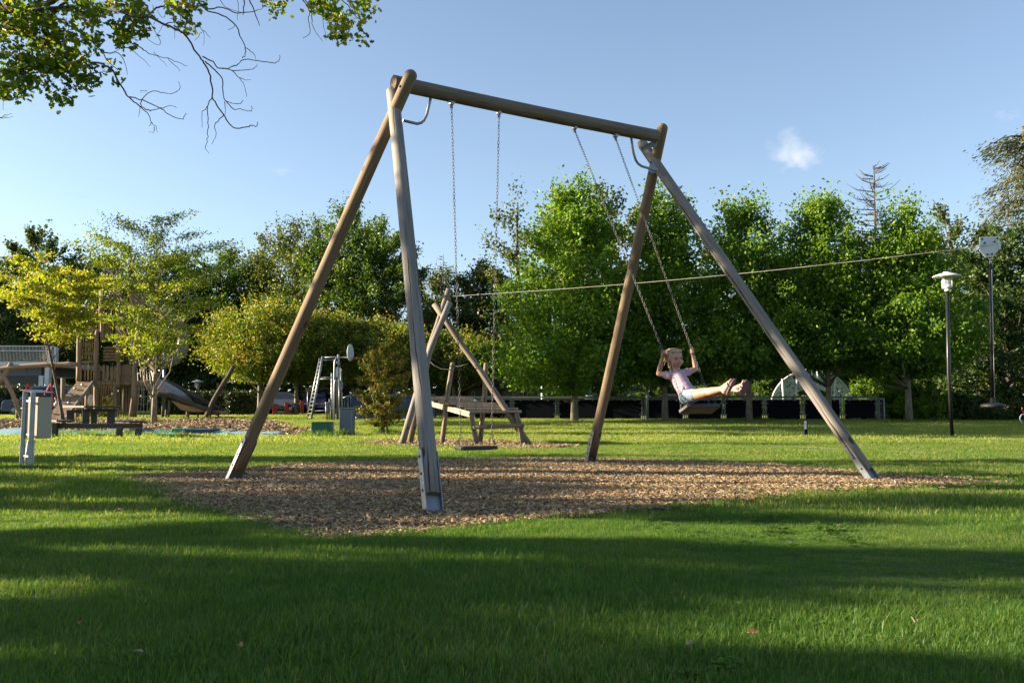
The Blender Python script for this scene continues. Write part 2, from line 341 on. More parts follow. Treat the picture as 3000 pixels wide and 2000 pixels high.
# ------------------------------------------------------------------ scattered ground cover
def instancer(name,pts,rot,scl,idx,protos,mat_label=None):
    coll=bpy.data.collections.new(name+'_pieces')
    for k,(me) in enumerate(protos):
        ob=bpy.data.objects.new('piece_%02d'%k,me); coll.objects.link(ob)
    me=bpy.data.meshes.new(name); me.vertices.add(len(pts)); me.vertices.foreach_set('co',np.asarray(pts,np.float32).ravel())
    a=me.attributes.new('rot','FLOAT_VECTOR','POINT'); a.data.foreach_set('vector',np.asarray(rot,np.float32).ravel())
    a=me.attributes.new('scl','FLOAT','POINT'); a.data.foreach_set('value',np.asarray(scl,np.float32))
    a=me.attributes.new('idx','INT','POINT'); a.data.foreach_set('value',np.asarray(idx,np.int32))
    ob=bpy.data.objects.new(name,me); COL.objects.link(ob)
    g=bpy.data.node_groups.new(name,'GeometryNodeTree')
    g.interface.new_socket('Geometry',in_out='INPUT',socket_type='NodeSocketGeometry'); g.interface.new_socket('Geometry',in_out='OUTPUT',socket_type='NodeSocketGeometry')
    gi=g.nodes.new('NodeGroupInput'); go=g.nodes.new('NodeGroupOutput'); ip=g.nodes.new('GeometryNodeInstanceOnPoints'); ci=g.nodes.new('GeometryNodeCollectionInfo')
    ci.inputs[0].default_value=coll; ci.inputs[1].default_value=True; ci.inputs[2].default_value=True
    def at(nm,t):
        x=g.nodes.new('GeometryNodeInputNamedAttribute'); x.data_type=t; x.inputs[0].default_value=nm
        return [s for s in x.outputs if s.enabled and s.name=='Attribute'][0]
    g.links.new(gi.outputs[0],ip.inputs['Points']); g.links.new(ci.outputs[0],ip.inputs['Instance']); ip.inputs['Pick Instance'].default_value=True
    g.links.new(at('idx','INT'),ip.inputs['Instance Index']); g.links.new(at('rot','FLOAT_VECTOR'),ip.inputs['Rotation']); g.links.new(at('scl','FLOAT'),ip.inputs['Scale'])
    g.links.new(ip.outputs[0],go.inputs[0]); md=ob.modifiers.new('scatter','NODES'); md.node_group=g
    return ob
# grass material: greener near the camera, yellower and drier in the open far lawn
def grassmat(name,stops):
    m,n,o=newmat(name); ge=N(n,'ShaderNodeNewGeometry')
    a1=N(n,'ShaderNodeTexNoise',i_Scale=.55,i_Detail=6,i_Roughness=.7); n.links.new(ge.outputs['Position'],a1.inputs[0])
    ma=N(n,'ShaderNodeMath',operation='MULTIPLY_ADD'); ma.inputs[1].default_value=.5; n.links.new(ge.outputs['Random Per Island'],ma.inputs[0])
    m2=N(n,'ShaderNodeMath',operation='MULTIPLY'); m2.inputs[1].default_value=.62; n.links.new(a1.outputs[0],m2.inputs[0]); n.links.new(m2.outputs[0],ma.inputs[2])
    r=ramp(n,ma.outputs[0],stops)
    di=N(n,'ShaderNodeBsdfPrincipled',i_Roughness=.5); di.inputs['Specular IOR Level'].default_value=.25; n.links.new(r.outputs[0],di.inputs['Base Color'])
    tr=N(n,'ShaderNodeBsdfTranslucent'); mx=N(n,'ShaderNodeMix',data_type='RGBA',blend_type='MULTIPLY'); mx.inputs[0].default_value=1; n.links.new(r.outputs[0],mx.inputs[6]); mx.inputs[7].default_value=(1.5,1.5,.5,1); n.links.new(mx.outputs[2],tr.inputs[0])
    ms=N(n,'ShaderNodeMixShader'); ms.inputs[0].default_value=.5; n.links.new(di.outputs[0],ms.inputs[1]); n.links.new(tr.outputs[0],ms.inputs[2]); n.links.new(ms.outputs[0],o.inputs[0]); return m
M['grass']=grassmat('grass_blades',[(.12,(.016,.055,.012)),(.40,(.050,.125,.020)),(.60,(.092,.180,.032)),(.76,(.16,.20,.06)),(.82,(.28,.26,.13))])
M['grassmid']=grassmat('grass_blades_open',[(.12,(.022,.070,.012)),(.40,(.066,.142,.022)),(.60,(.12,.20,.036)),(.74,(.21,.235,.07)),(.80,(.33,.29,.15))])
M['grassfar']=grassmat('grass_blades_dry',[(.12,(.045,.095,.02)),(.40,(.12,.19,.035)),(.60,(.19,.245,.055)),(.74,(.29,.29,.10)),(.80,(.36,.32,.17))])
def grass_patch(nb,R,hmin,hmax,wd,seg=2,lean=.5,mat='grass'):
    v=[];f=[]
    for i in range(nb):
        rr=R*math.sqrt(random.random()); a=random.uniform(0,6.283); x=rr*math.cos(a); y=rr*math.sin(a)
        h=random.uniform(hmin,hmax); d=random.uniform(0,6.283); ln=random.uniform(.1,lean)*h; wv=wd*random.uniform(.6,1.2)/2; pa=d+random.uniform(1,2.1)
        px,py=math.cos(pa)*wv,math.sin(pa)*wv; o=len(v)
        for k in range(seg):
            t=k/seg; q=t*t*ln; zz=h*t*(1-.15*t); ww=1-.35*t; cx=x+math.cos(d)*q; cy=y+math.sin(d)*q
            v+= [(cx-px*ww,cy-py*ww,zz-.004),(cx+px*ww,cy+py*ww,zz-.004)]
        v.append((x+math.cos(d)*ln,y+math.sin(d)*ln,h*.85))
        for k in range(seg-1): f.append((o+2*k,o+2*k+1,o+2*k+3,o+2*k+2))
        f.append((o+2*seg-2,o+2*seg-1,o+2*seg))
    me=bpy.data.meshes.new('grass_tuft'); me.from_pydata(v,[],f); me.materials.append(M[mat]); return me
def scatter(x0,x1,y0,y1,dens,fovpad=.75):
    A=(x1-x0)*(y1-y0); k=int(A*dens); p=np.stack([RNG.uniform(x0,x1,k),RNG.uniform(y0,y1,k)],1)
    return p[np.abs(p[:,0])<p[:,1]*fovpad*.8+1.5]
holes=[pit,zipp,pathp,play]
def grass(name,p,protos,smin,smax,label,wornthin=True,nf=1.6):
    for h in holes: p=p[~tri_inside(p,h)]
    iw=tri_inside(p,wornp); p=p[~(iw&(RNG.random(len(p))<.75))]
    nz=vnoise(p[:,0],p[:,1],nf,3)+.6*vnoise(p[:,0],p[:,1],nf*4,5); nz=nz+.5*vnoise(p[:,0],p[:,1],nf*9,8); s=np.clip(1+.38*nz,.45,1.9)*RNG.uniform(smin,smax,len(p))
    P3=np.stack([p[:,0],p[:,1],zg(p[:,1])],1); rot=np.stack([RNG.uniform(-.12,.12,len(p)),RNG.uniform(-.12,.12,len(p)),RNG.uniform(0,6.28,len(p))],1)
    ob=instancer(name,P3,rot,s,RNG.integers(0,len(protos),len(p)),protos); tag(ob,label,kind='stuff'); ob.hide_select=False; return len(p)
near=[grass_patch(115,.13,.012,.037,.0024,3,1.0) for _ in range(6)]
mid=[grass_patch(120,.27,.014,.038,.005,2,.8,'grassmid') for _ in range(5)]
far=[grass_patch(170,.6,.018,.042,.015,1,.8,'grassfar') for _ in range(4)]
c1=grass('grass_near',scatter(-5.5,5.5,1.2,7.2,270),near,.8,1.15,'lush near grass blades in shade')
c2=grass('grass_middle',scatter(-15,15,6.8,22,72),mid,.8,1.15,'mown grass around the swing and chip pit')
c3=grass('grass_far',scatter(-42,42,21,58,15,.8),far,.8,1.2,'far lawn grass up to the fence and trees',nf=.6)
# ragged grass fringe round the pit, and long grass round posts and trunks
fr=[]
for i,(x,y) in enumerate(pit):
    x2,y2=pit[(i+1)%len(pit)]; L=math.hypot(x2-x,y2-y)
    for k in range(int(L*17)): t=random.random(); sg_=.05 if random.random()<.8 else .28; fr.append((x+(x2-x)*t+random.gauss(0,sg_),y+(y2-y)*t+random.gauss(0,sg_)))
long_=[grass_patch(26,.07,.05,.12,.0045,3,.7) for _ in range(4)]
ex=[(66,1370,.5,60),(90,1375,.5,60),(2787,1284,.5,50),(1395,1301,.25,14),(1682,1226,1.6,60),(1948,1229,1.2,40),(2195,1233,1.2,40),(2660,1238,1.2,40),(745,1215,1.2,30),(853,1215,1.2,30),(1125,1268,.6,50),(230,1281,1.8,60),(350,1282,1.8,60),(940,1279,.6,30),(1015,1276,.4,24),(2357,1283,.2,10)]
for x,y,r_,k in ex:
    g=G(x,y)
    for _ in range(k): fr.append((g.x+random.gauss(0,r_*.4),g.y+random.gauss(0,r_*.4)))
fr=np.array(fr); g3=np.stack([fr[:,0],fr[:,1],zg(fr[:,1])],1); k=len(fr); sc_=np.where(fr[:,1]>25,RNG.uniform(1.4,2.6,k),RNG.uniform(.4,.85,k)); 
tag(instancer('grass_fringe',g3,np.stack([RNG.uniform(-.2,.2,k),RNG.uniform(-.2,.2,k),RNG.uniform(0,6.28,k)],1),sc_,RNG.integers(0,4,k),long_),'longer grass tufts along the pit edge and round posts',kind='stuff')
# clover and other broad leaved weeds in patches
def clover():
    v=[];f=[]
    for i in range(16):
        cx,cy=random.gauss(0,.035),random.gauss(0,.035); h=random.uniform(.010,.024); a0=random.uniform(0,6.28)
        for j in range(3):
            a=a0+j*2.094; r_=random.uniform(.006,.0095); x,y=cx+math.cos(a)*r_,cy+math.sin(a)*r_; o_=len(v); tl=random.uniform(-.003,.003)
            for q in range(6): b_=q*1.047; v.append((x+math.cos(b_)*r_*.95,y+math.sin(b_)*r_*.95,h+math.cos(b_)*tl))
            f.append(tuple(range(o_,o_+6)))
    me=bpy.data.meshes.new('clover'); me.from_pydata(v,[],f); me.materials.append(M['clover']); return me
M['clover']=surf('clover_leaves',(.062,.135,.018),.9,0,.35,8,0,spec=.08)
cl=RNG.uniform([-5,1.5],[5,8.5],(5200,2)); vn=vnoise(cl[:,0],cl[:,1],2.2,21)+.5*vnoise(cl[:,0],cl[:,1],6,22); cl=cl[(vn>.80)&~tri_inside(cl,pit)]; k=len(cl)
tag(instancer('clover_patches',np.stack([cl[:,0],cl[:,1],np.zeros(k)],1),np.stack([RNG.uniform(-.2,.2,k),RNG.uniform(-.2,.2,k),RNG.uniform(0,6.28,k)],1),RNG.uniform(.5,.95,k),RNG.integers(0,4,k),[clover() for _ in range(4)]),'patches of small round clover leaves in the near lawn',kind='stuff')
# wood chips
m,n,o=newmat('wood_chips'); oi=N(n,'ShaderNodeObjectInfo'); b=N(n,'ShaderNodeBsdfPrincipled',i_Roughness=.8); b.inputs['Specular IOR Level'].default_value=.2
r=ramp(n,oi.outputs['Random'],[(0,(.05,.037,.025)),(.22,(.15,.10,.058)),(.5,(.29,.195,.10)),(.75,(.40,.285,.15)),(.9,(.29,.25,.19)),(1,(.50,.40,.24))])
n.links.new(r.outputs[0],b.inputs[0]); n.links.new(b.outputs[0],o.inputs[0]); M['chips']=m
def chip():
    L=random.uniform(.022,.05); W_=random.uniform(.006,.013); H=random.uniform(.002,.005); v=[]
    for x in(-1,1):
        for y in(-1,1):
            for z in(-1,1): v.append((x*L/2*random.uniform(.8,1.1),y*W_/2*random.uniform(.45,1.1),z*H/2+random.uniform(-.002,.002)))
    me=bpy.data.meshes.new('chip'); me.from_pydata(v,[],[(0,1,3,2),(4,6,7,5),(0,4,5,1),(2,3,7,6),(0,2,6,4),(1,5,7,3)]); me.materials.append(M['chips']); return me
chips=[chip() for _ in range(14)]
SCUFF=[(-.44,10.2),(1.05,11.1)]
def chipfield(name,poly,dens,smin,smax,label,grow=.0,pile=.012):
    a=np.array(poly); x0,y0=a.min(0);x1,y1=a.max(0); k=int((x1-x0)*(y1-y0)*dens); p=np.stack([RNG.uniform(x0,x1,k),RNG.uniform(y0,y1,k)],1); p=p[tri_inside(p,poly)]
    for cx,cy in SCUFF:   # kicked out hollows under the seats
        u_=(p[:,0]-cx)*.825+(p[:,1]-cy)*.565; v_=(p[:,0]-cx)*.565-(p[:,1]-cy)*.825; p=p[RNG.random(len(p))>.9*np.exp(-(u_/.34)**2-(v_/.75)**2)]
    q=p+RNG.normal(0,.07,p.shape)*(RNG.random((len(p),1))<.12); p=q; k=len(p)
    z=zg(p[:,1])+.006+np.abs(RNG.normal(0,pile,k))+.012*np.clip(vnoise(p[:,0],p[:,1],1.3,9),-.5,1)
    rot=np.stack([RNG.normal(0,.35,k),RNG.normal(0,.3,k),RNG.uniform(0,6.28,k)],1)
    tag(instancer(name,np.stack([p[:,0],p[:,1],z],1),rot,RNG.uniform(smin,smax,k),RNG.integers(0,len(chips),k),chips),label,kind='stuff'); return k
k1=chipfield('wood_chips',pit,3600,.55,1.2,'loose pale wood chips filling the swing pit')
k2=chipfield('strip_chips',zipp,700,1.3,2.2,'wood chips scattered under the launch platform')
k3=chipfield('playground_chips',play,45,3.0,6.0,'wood chips of the play tower area',pile=.02)
print('scatter',c1,c2,c3,k1,k2,k3)
random.seed(21); RNG=np.random.default_rng(21)
# ------------------------------------------------------------------ trees
def leaf_mesh(name,C,D,size,mat,off,fold=.25,asp=1.5,lobed=False):
    """C: leaf centres (k,3), D: leaf directions; each leaf its own little folded blade"""
    k=len(C); D=D/np.linalg.norm(D,axis=1,keepdims=True); R=RNG.normal(size=(k,3)); S=np.cross(D,R); S/=np.linalg.norm(S,axis=1,keepdims=True)+1e-9; Nn=np.cross(D,S)
    L=(size*RNG.uniform(.6,1.25,k))[:,None]; W_=L/asp
    if lobed:
        sh=[(-.5,0,0),(-.28,.20,.05),(-.12,.12,.02),(.05,.34,.07),(.16,.17,.03),(.34,.22,.05),(.5,0,0),(.34,-.22,.05),(.16,-.17,.03),(.05,-.34,.07),(-.12,-.12,.02),(-.28,-.20,.05)]
        V=np.concatenate([C[:,None]+L[:,None]*(D[:,None]*a+S[:,None]*bb*1.3+Nn[:,None]*c) for a,bb,c in sh],1); q=len(sh)
        fl=(np.arange(k)[:,None]*q+np.arange(q)[None]).ravel(); ls=np.arange(k)*q; lt=np.full(k,q)
    else:
        sh=[(-.5,0,0),(-.02,.5,fold),(.5,0,0),(.02,-.5,fold)]
        V=np.concatenate([C[:,None]+D[:,None]*L[:,None]*a+S[:,None]*W_[:,None]*bb+Nn[:,None]*W_[:,None]*c for a,bb,c in sh],1)
        b4=np.arange(k)[:,None]*4; fl=(b4+np.array([[0,1,2,0,2,3]])).ravel(); ls=np.arange(2*k)*3; lt=np.full(2*k,3)
    V=V.reshape(-1,3)-np.array(off)
    me=bpy.data.meshes.new(name); me.vertices.add(len(V)); me.vertices.foreach_set('co',V.astype(np.float32).ravel())
    me.loops.add(len(fl)); me.loops.foreach_set('vertex_index',fl.astype(np.int32)); me.polygons.add(len(ls)); me.polygons.foreach_set('loop_start',ls.astype(np.int32))
    try: me.polygons.foreach_set('loop_total',lt.astype(np.int32))
    except Exception: pass
    me.update(calc_edges=True); me.materials.append(mat); return me
LM={}
LM['plane']=leafmat('plane_leaves',[(.045,.11,.013),(.08,.17,.016),(.13,.23,.022),(.18,.25,.03)],.56)
LM['dark']=leafmat('dark_leaves',[(.014,.034,.010),(.027,.058,.012),(.045,.088,.016),(.08,.11,.025)],.35)
LM['olive']=leafmat('olive_leaves',[(.022,.04,.010),(.045,.07,.014),(.08,.11,.018),(.13,.14,.03)],.4)
LM['mid']=leafmat('mid_green_leaves',[(.024,.058,.010),(.045,.095,.012),(.075,.135,.016),(.12,.16,.025)],.45)
LM['locust']=leafmat('locust_leaves',[(.05,.10,.010),(.10,.165,.015),(.17,.22,.02),(.28,.29,.03)],.5)
LM['locustY']=leafmat('yellow_locust_leaves',[(.08,.15,.012),(.16,.23,.02),(.27,.30,.03),(.40,.34,.03)],.5)
LM['maple']=leafmat('clipped_maple_leaves',[(.045,.10,.010),(.095,.155,.015),(.19,.225,.025),(.34,.22,.05)],.4,nscale=.5)
LM['red']=leafmat('red_gold_leaves',[(.055,.09,.012),(.12,.155,.02),(.22,.19,.03),(.33,.09,.035)],.4,nscale=1.2)
LM['conifer']=leafmat('conifer_needles',[(.03,.045,.02),(.06,.08,.035),(.11,.125,.055),(.15,.14,.07)],.15)
LM['hedge']=leafmat('hedge_leaves',[(.012,.028,.010),(.028,.05,.016),(.06,.085,.03),(.12,.13,.055)],.15,rough=.3)
LM['oak']=leafmat('oak_leaves',[(.035,.075,.010),(.075,.135,.014),(.14,.20,.02),(.24,.22,.03)],.55)
def profile(kind,t):
    """crown radius (0..1) at relative crown height t"""
    if kind=='cone': return np.where(t<.15,.8+t*1.33,np.clip(1-(t-.15)/.87,0,1)**.62)
    if kind=='round': return np.sqrt(np.clip(1-(2*t-.92)**2*.98,0.02,1))
    if kind=='flat': return np.clip(1.05-.9*np.abs(t-.42)**2.2*3.2,.15,1)
    if kind=='column': return np.clip(1.0-.5*t**3,.1,1)*np.where(t>.9,(1-t)*10*.7+.3,1)
    if kind=='vase': return np.where(t<.62,.30+1.13*t,np.clip(1-((t-.62)/.45)**2,.1,1))
    if kind=='wood': return np.clip(1.1-t**2.2,.1,1)
    return np.ones_like(t)
def tree(name,label,cat,base,H,Rc,z0,kind='cone',leaf='plane',bark='bark',nl=12000,ls=.17,nclump=150,tr=.14,spread=.30,group=None,sprig=.5,limbs=26,lean=(0,0),seed=None,ztop=None,shell=.55,asp=1.5,stretchx=1.0,droop=0.0,zs=1.0,er=1.0,th=.93):
    base=Vector(base); t=thing(name,label,cat,base,group); b=np.array(base); rs=np.random.default_rng(seed if seed is not None else int(abs(base.x*131+base.y*17))+len(label))
    # boughs leave the trunk and end on the crown outline; leaf clumps sit along them
    k=nclump; nbough=max(10,k//6); ga=np.arange(nbough)*2.39996+rs.uniform(0,6); hb=(np.arange(nbough)+rs.random(nbough))/nbough; hb=hb**1.05
    prb=profile(kind,np.clip(hb,0,.985)); lobb=rs.uniform(.68,1.2,nbough)
    bi=rs.integers(0,nbough,k); w_=prb[bi]**1.5+.12; bi=rs.choice(nbough,size=k,p=(prb**1.15+.10)/np.sum(prb**1.15+.10)); q=rs.random(k)**.62; q=np.where(rs.random(k)<shell*.5,rs.uniform(.82,1.03,k),q)
    a=ga[bi]+rs.normal(0,.30,k)*(.35+q); tt=hb[bi]; rr=Rc*prb[bi]*lobb[bi]*q*rs.uniform(.93,1.04,k); rise=(.16+.55*sprig)*Rc*prb[bi]; 
    zz=z0+tt*(H-z0)*.96-rise*(.75-q)*.8+rs.normal(0,.012*H,k); C=np.stack([np.cos(a)*rr*stretchx,np.sin(a)*rr,zz],1); C[:,0]+=lean[0]*tt; C[:,1]+=lean[1]*tt; pr=prb[bi]
    outd=np.stack([np.cos(a)*(.35+pr),np.sin(a)*(.35+pr),.12+sprig*(.45+2.6*tt**3)],1); outd/=np.linalg.norm(outd,axis=1,keepdims=True)
    per=np.maximum(4,(nl/k*rs.uniform(.5,1.5,k))).astype(int); ci=np.repeat(np.arange(k),per); m=len(ci)
    al=np.clip(rs.normal(0,.75,m),-1.5,1.25); cs=Rc*spread*rs.uniform(.55,1.3,k)*.85
    Pp=C[ci]+outd[ci]*(al*cs[ci]*er)[:,None]+np.clip(rs.normal(0,1,(m,3)),-1.5,1.5)*(cs[ci]*.5)[:,None]*np.array([[1,1,zs]])
    if droop: Pp[:,2]-=droop*np.abs(al)*cs[ci]
    Pp[:,2]=np.maximum(Pp[:,2],z0*.88+np.abs(rs.normal(0,.5,m))*(z0>1)); D=rs.normal(0,.7,(m,3))+outd[ci]*.5; D[:,2]-=.15
    me=leaf_mesh('crown',Pp+b,D,ls,LM[leaf],b,asp=asp); cr=link('crown',me,t)
    mb=MB(); hh=H*th; pts=[]; rads=[]
    for i in range(9):
        q=i/8; pts.append(base+Vector((lean[0]*q+math.sin(q*5+seed_(base))*tr*.5*q,lean[1]*q+math.cos(q*4)*tr*.4*q,hh*q-.05))); rads.append(tr*(1.25 if i==0 else 1)*(1-q*.86)+.012)
    mb.tube(pts,rads,9,wob=.05)
    order=np.argsort(rs.random(k))[:limbs]
    for i in order:
        e=Vector(C[i])+base; q=max(.16,min(.9,((C[i][2]/H)-rs.uniform(.12,.25))/th*.93)); s=base+Vector((lean[0]*q,lean[1]*q,hh*q)); mid=s.lerp(e,.5)+Vector((rs.normal(0,.1),rs.normal(0,.1),-.04*H*rs.random()))
        r0=tr*(1-q*.8)*.45; mb.tube([s,mid,e],[r0,r0*.6,r0*.15+.006],5)
    part('trunk',mb,M[bark],t); return t
def seed_(b): return (b.x*3.1+b.y)%6.28
def tree_px(name,label,cat,px,Y,top,wpx,z0py=None,by=None,**k):
    base=gx(px,Y) if by is None else gx(px,Y); s=Y/F; H=HT(top,Y)-base.z; Rc=wpx*s/2; z0=(HT(z0py,Y)-base.z) if z0py else H*.15
    return tree(name,label,cat,base,H,Rc,z0,**k)
# the row of plane trees in front of the court fence
tg='plane trees in a row along the court fence'
tree_px('plane_tree','tallest bright green tree left in the row, lit yellow green on its left','tree',1683,42.6,528,510,1145,kind='cone',nl=50000,ls=.18,nclump=500,tr=.15,group=tg,spread=.17,limbs=34,stretchx=1.0)
tree_px('plane_tree','dark green row tree directly behind the child on the swing','tree',1948,42.7,548,380,1110,kind='cone',nl=36000,ls=.17,nclump=400,tr=.13,group=tg,spread=.2)
tree_px('plane_tree','row tree with a pointed top right of the swing\'s right frame','tree',2195,42.5,572,420,1095,kind='cone',nl=36000,ls=.17,nclump=400,tr=.13,group=tg,spread=.2)
tree_px('plane_tree','row tree with a broad double top behind the curved blue panels','tree',2428,42.3,578,430,1060,kind='cone',nl=37000,ls=.17,nclump=400,tr=.13,group=tg,spread=.2)
tree_px('plane_tree','rightmost row tree with a bare pale trunk left of the lamp post','tree',2662,41.6,600,440,1095,kind='cone',nl=42000,ls=.17,nclump=440,tr=.14,group=tg,spread=.19)
# darker trees behind the row
bg_='trees behind the court fence'
tree_px('oak_tree','olive tree with loose upright sprays left behind the tallest plane tree','tree',1520,62,545,400,1130,kind='cone',leaf='olive',bark='barkdark',nl=12000,ls=.24,nclump=150,tr=.25,group=bg_,spread=.16,sprig=1.0)
tree_px('oak_tree','thin topped olive tree behind the tallest plane tree','tree',1770,64,525,290,1120,kind='round',leaf='olive',bark='barkdark',nl=9000,ls=.24,nclump=120,tr=.25,group=bg_,spread=.17,sprig=.9)
tree_px('oak_tree','brownish olive tree between the first and second row trees','tree',1870,60,590,220,1120,kind='round',leaf='olive',bark='barkdark',nl=7000,ls=.24,nclump=100,tr=.22,group=bg_,spread=.2,sprig=.9)
for i,(x,y,top,wd,lab) in enumerate([(2080,60,640,260,'dark tree filling the gap behind the second and third row trees'),(2310,60,665,260,'dark tree filling the gap behind the third and fourth row trees'),(2555,60,690,260,'dark tree below the bare spire, behind the last two row trees')]):
    tree_px('dark_tree',lab,'tree',x,y,top,wd,1150,kind='round',leaf='mid',bark='barkdark',nl=9000,ls=.25,nclump=110,tr=.22,group=bg_,spread=.22)
tree_px('dark_tree','dark broadleaf tree with fine brownish foliage behind the lamp post','tree',2800,50,600,330,1180,kind='round',leaf='olive',bark='barkdark',nl=19000,ls=.17,nclump=190,tr=.25,group=bg_,spread=.17)
tree_px('dark_tree','very dark tree at the right edge behind the disc seat','tree',2960,46,640,330,1200,kind='column',leaf='dark',bark='barkdark',nl=22000,ls=.2,nclump=230,tr=.25,group=bg_,spread=.2)
tree_px('dark_tree','dark tree filling the shade between lamp post and disc seat','tree',2865,52,760,260,1215,kind='column',leaf='dark',bark='barkdark',nl=15000,ls=.2,nclump=170,tr=.25,group=bg_,spread=.22)
# left background trees
lg='tall trees behind the playground'
tree_px('oak_tree','big dark oak between the left swing legs, open branches at its top left','tree',1010,66,585,360,1120,kind='round',leaf='mid',bark='barkdark',nl=42000,ls=.2,nclump=420,tr=.35,group=lg,spread=.16,sprig=.6)
tree_px('oak_tree','lighter green oak left of the big dark oak, thinning upwards','tree',870,68,650,350,1100,kind='round',leaf='olive',bark='barkdark',nl=30000,ls=.2,nclump=300,tr=.3,group=lg,spread=.18,sprig=.7)
tree_px('oak_tree','dark oak just left of the near swing leg','tree',1120,64,635,260,1120,kind='round',leaf='mid',bark='barkdark',nl=24000,ls=.2,nclump=240,tr=.3,group=lg,spread=.2)
tree_px('oak_tree','dark round crown at the far left above the yellow tree','tree',90,70,655,260,1130,kind='round',leaf='dark',bark='barkdark',nl=22000,ls=.26,nclump=200,tr=.35,group=lg,spread=.17)
tree_px('oak_tree','soft green tree behind the wire, right of the near swing leg','tree',1290,72,775,220,1130,kind='round',leaf='olive',bark='barkdark',nl=20000,ls=.2,nclump=240,tr=.3,group=lg,spread=.2)
tree_px('oak_tree','pale olive tree between zip line frame and tallest plane tree','tree',1410,66,760,200,1130,kind='round',leaf='olive',bark='barkdark',nl=20000,ls=.2,nclump=240,tr=.3,group=lg,spread=.2)
for x,y,top,wd,lf,lab in [(220,72,725,270,'dark','dark tree behind the gap between the two honey locusts'),(370,74,715,290,'mid','green tree behind the play tower'),(510,70,735,290,'mid','green tree right behind the taller honey locust'),(640,70,720,280,'mid','green tree above the steel slide'),(760,72,730,270,'olive','olive tree above the clipped maples on the left'),(-40,66,760,260,'dark','dark tree cut by the left edge of the photo')]:
    tree_px('broadleaf_tree',lab,'tree',x,y,top,wd,1120,kind='round',leaf=lf,bark='barkdark',nl=24000,ls=.22,nclump=260,tr=.3,group=lg,spread=.2)
# clipped maples with orange tips
cg='clipped maples with orange tipped crowns'
for x,y,top,wd,z0,lab in [(760,56,892,330,1112,'leftmost clipped maple, golden orange on its sunlit left side'),(868,57,908,300,1112,'clipped maple behind the left swing leg'),(975,58,930,290,1112,'clipped maple behind the climbing frame'),(1085,58,950,280,1112,'clipped maple above the red gold shrub'),(1190,57,965,260,1115,'clipped maple behind the near swing leg'),(1330,57,980,240,1122,'rightmost clipped maple with a red top behind the launch platform')]:
    tree_px('clipped_maple',lab,'tree',x,y,top,wd,z0,kind='flat',leaf='maple',bark='bark',nl=34000,ls=.145,nclump=420,tr=.14,group=cg,spread=.17,limbs=14)
# honey locusts
tree_px('honey_locust','yellow honey locust with fine leaves at the left edge','tree',190,36,735,310,1000,kind='vase',leaf='locustY',bark='barkdark',nl=12500,ls=.14,nclump=140,tr=.065,spread=.18,asp=2.4,sprig=.05,droop=.35,lean=(-1.0,0),limbs=60,zs=.5,er=1.3,th=.66)
tree_px('honey_locust','yellow green honey locust in front of the play tower with a slim grey trunk','tree',452,39,632,490,1060,kind='vase',leaf='locust',bark='bark',nl=19000,ls=.14,nclump=200,tr=.105,spread=.15,asp=2.5,sprig=.12,droop=.3,limbs=64,zs=.42,er=1.4,th=.70)
# conifers on the right
def layered_conifer(px,Y,top,wpx,label):
    base=gx(px,Y); H=HT(top,Y)-base.z; R=wpx*Y/F/2; t=thing('cedar_tree',label,'tree',base); mb=MB(); mb.tube([base+Vector((0,0,-.1)),base+Vector((.2,0,H*.5)),base+Vector((0,0,H))],[.4,.28,.05],9)
    Cs=[];Ds=[]
    for k in range(84):
        h=H*random.uniform(.2,.99); L=R*(1.15-h/H*.55)*random.uniform(.6,1.1); a=random.uniform(0,6.283); d=Vector((math.cos(a),math.sin(a),0)); s=base+Vector((0,0,h)); pts=[s]
        for q in (.35,.7,1): pts.append(s+d*L*q+Vector((0,0,L*(.22*q-.46*q*q))))
        mb.tube(pts,[.07,.045,.025,.01],5)
        for j in range(230):
            q=random.random()**.7; i=min(2,int(q*3)); p=pts[i].lerp(pts[i+1],q*3-i); w_=Vector((random.gauss(0,.36),random.gauss(0,.36),-abs(random.gauss(0,.42))))*(.5+q*.7); Cs.append(p+w_); Ds.append(d*1.0+Vector((random.gauss(0,.4),random.gauss(0,.4),-.5)))
    link('crown',leaf_mesh('crown',np.array(Cs),np.array(Ds),.24,LM['conifer'],np.array(base),asp=3.5),t); part('trunk',mb,M['barkdark'],t); return t
random.seed(5)
layered_conifer(3030,48,370,470,'tall cedar with drooping layered branches at the right edge')
def bare_spire(px,Y,top,label,lb=1.9,nb=100,z0=.3):
    base=gx(px,Y); H=HT(top,Y)-base.z; t=thing('bare_tree',label,'tree',base); mb=MB(); mb.tube([base,base+Vector((0,0,H*.6)),base+Vector((.1,0,H))],[.17,.09,.015],7); part('trunk',mb,M['barkdark'],t)
    mb=MB()
    for k in range(nb):
        h=H*(z0+(1-z0)*(k+random.random())/nb); L=lb*(1.15-h/H)*3.2*random.uniform(.6,1.1); a=random.uniform(0,6.283); d=Vector((math.cos(a),math.sin(a),.15)); s=base+Vector((0,0,h)); e=s+d*L*.6; f=e+d*L*.4+Vector((0,0,.2*L)); mb.tube([s,e,f],[.035,.025,.012],4)
        for j in range(9):
            q=random.uniform(.25,1); p=s.lerp(e,q) ; mb.tube([p,p+Vector((random.gauss(0,.35),random.gauss(0,.35),random.gauss(.12,.2)))*(L*.35)],[.016,.009],3)
    part('branches',mb,M['barkdark'],t)
bare_spire(2577,58,487,'bare leafless conifer spire above the row of trees')
bare_spire(1293,70,745,'bare twiggy treetop behind the wire, right of the near swing leg',1.2,26)
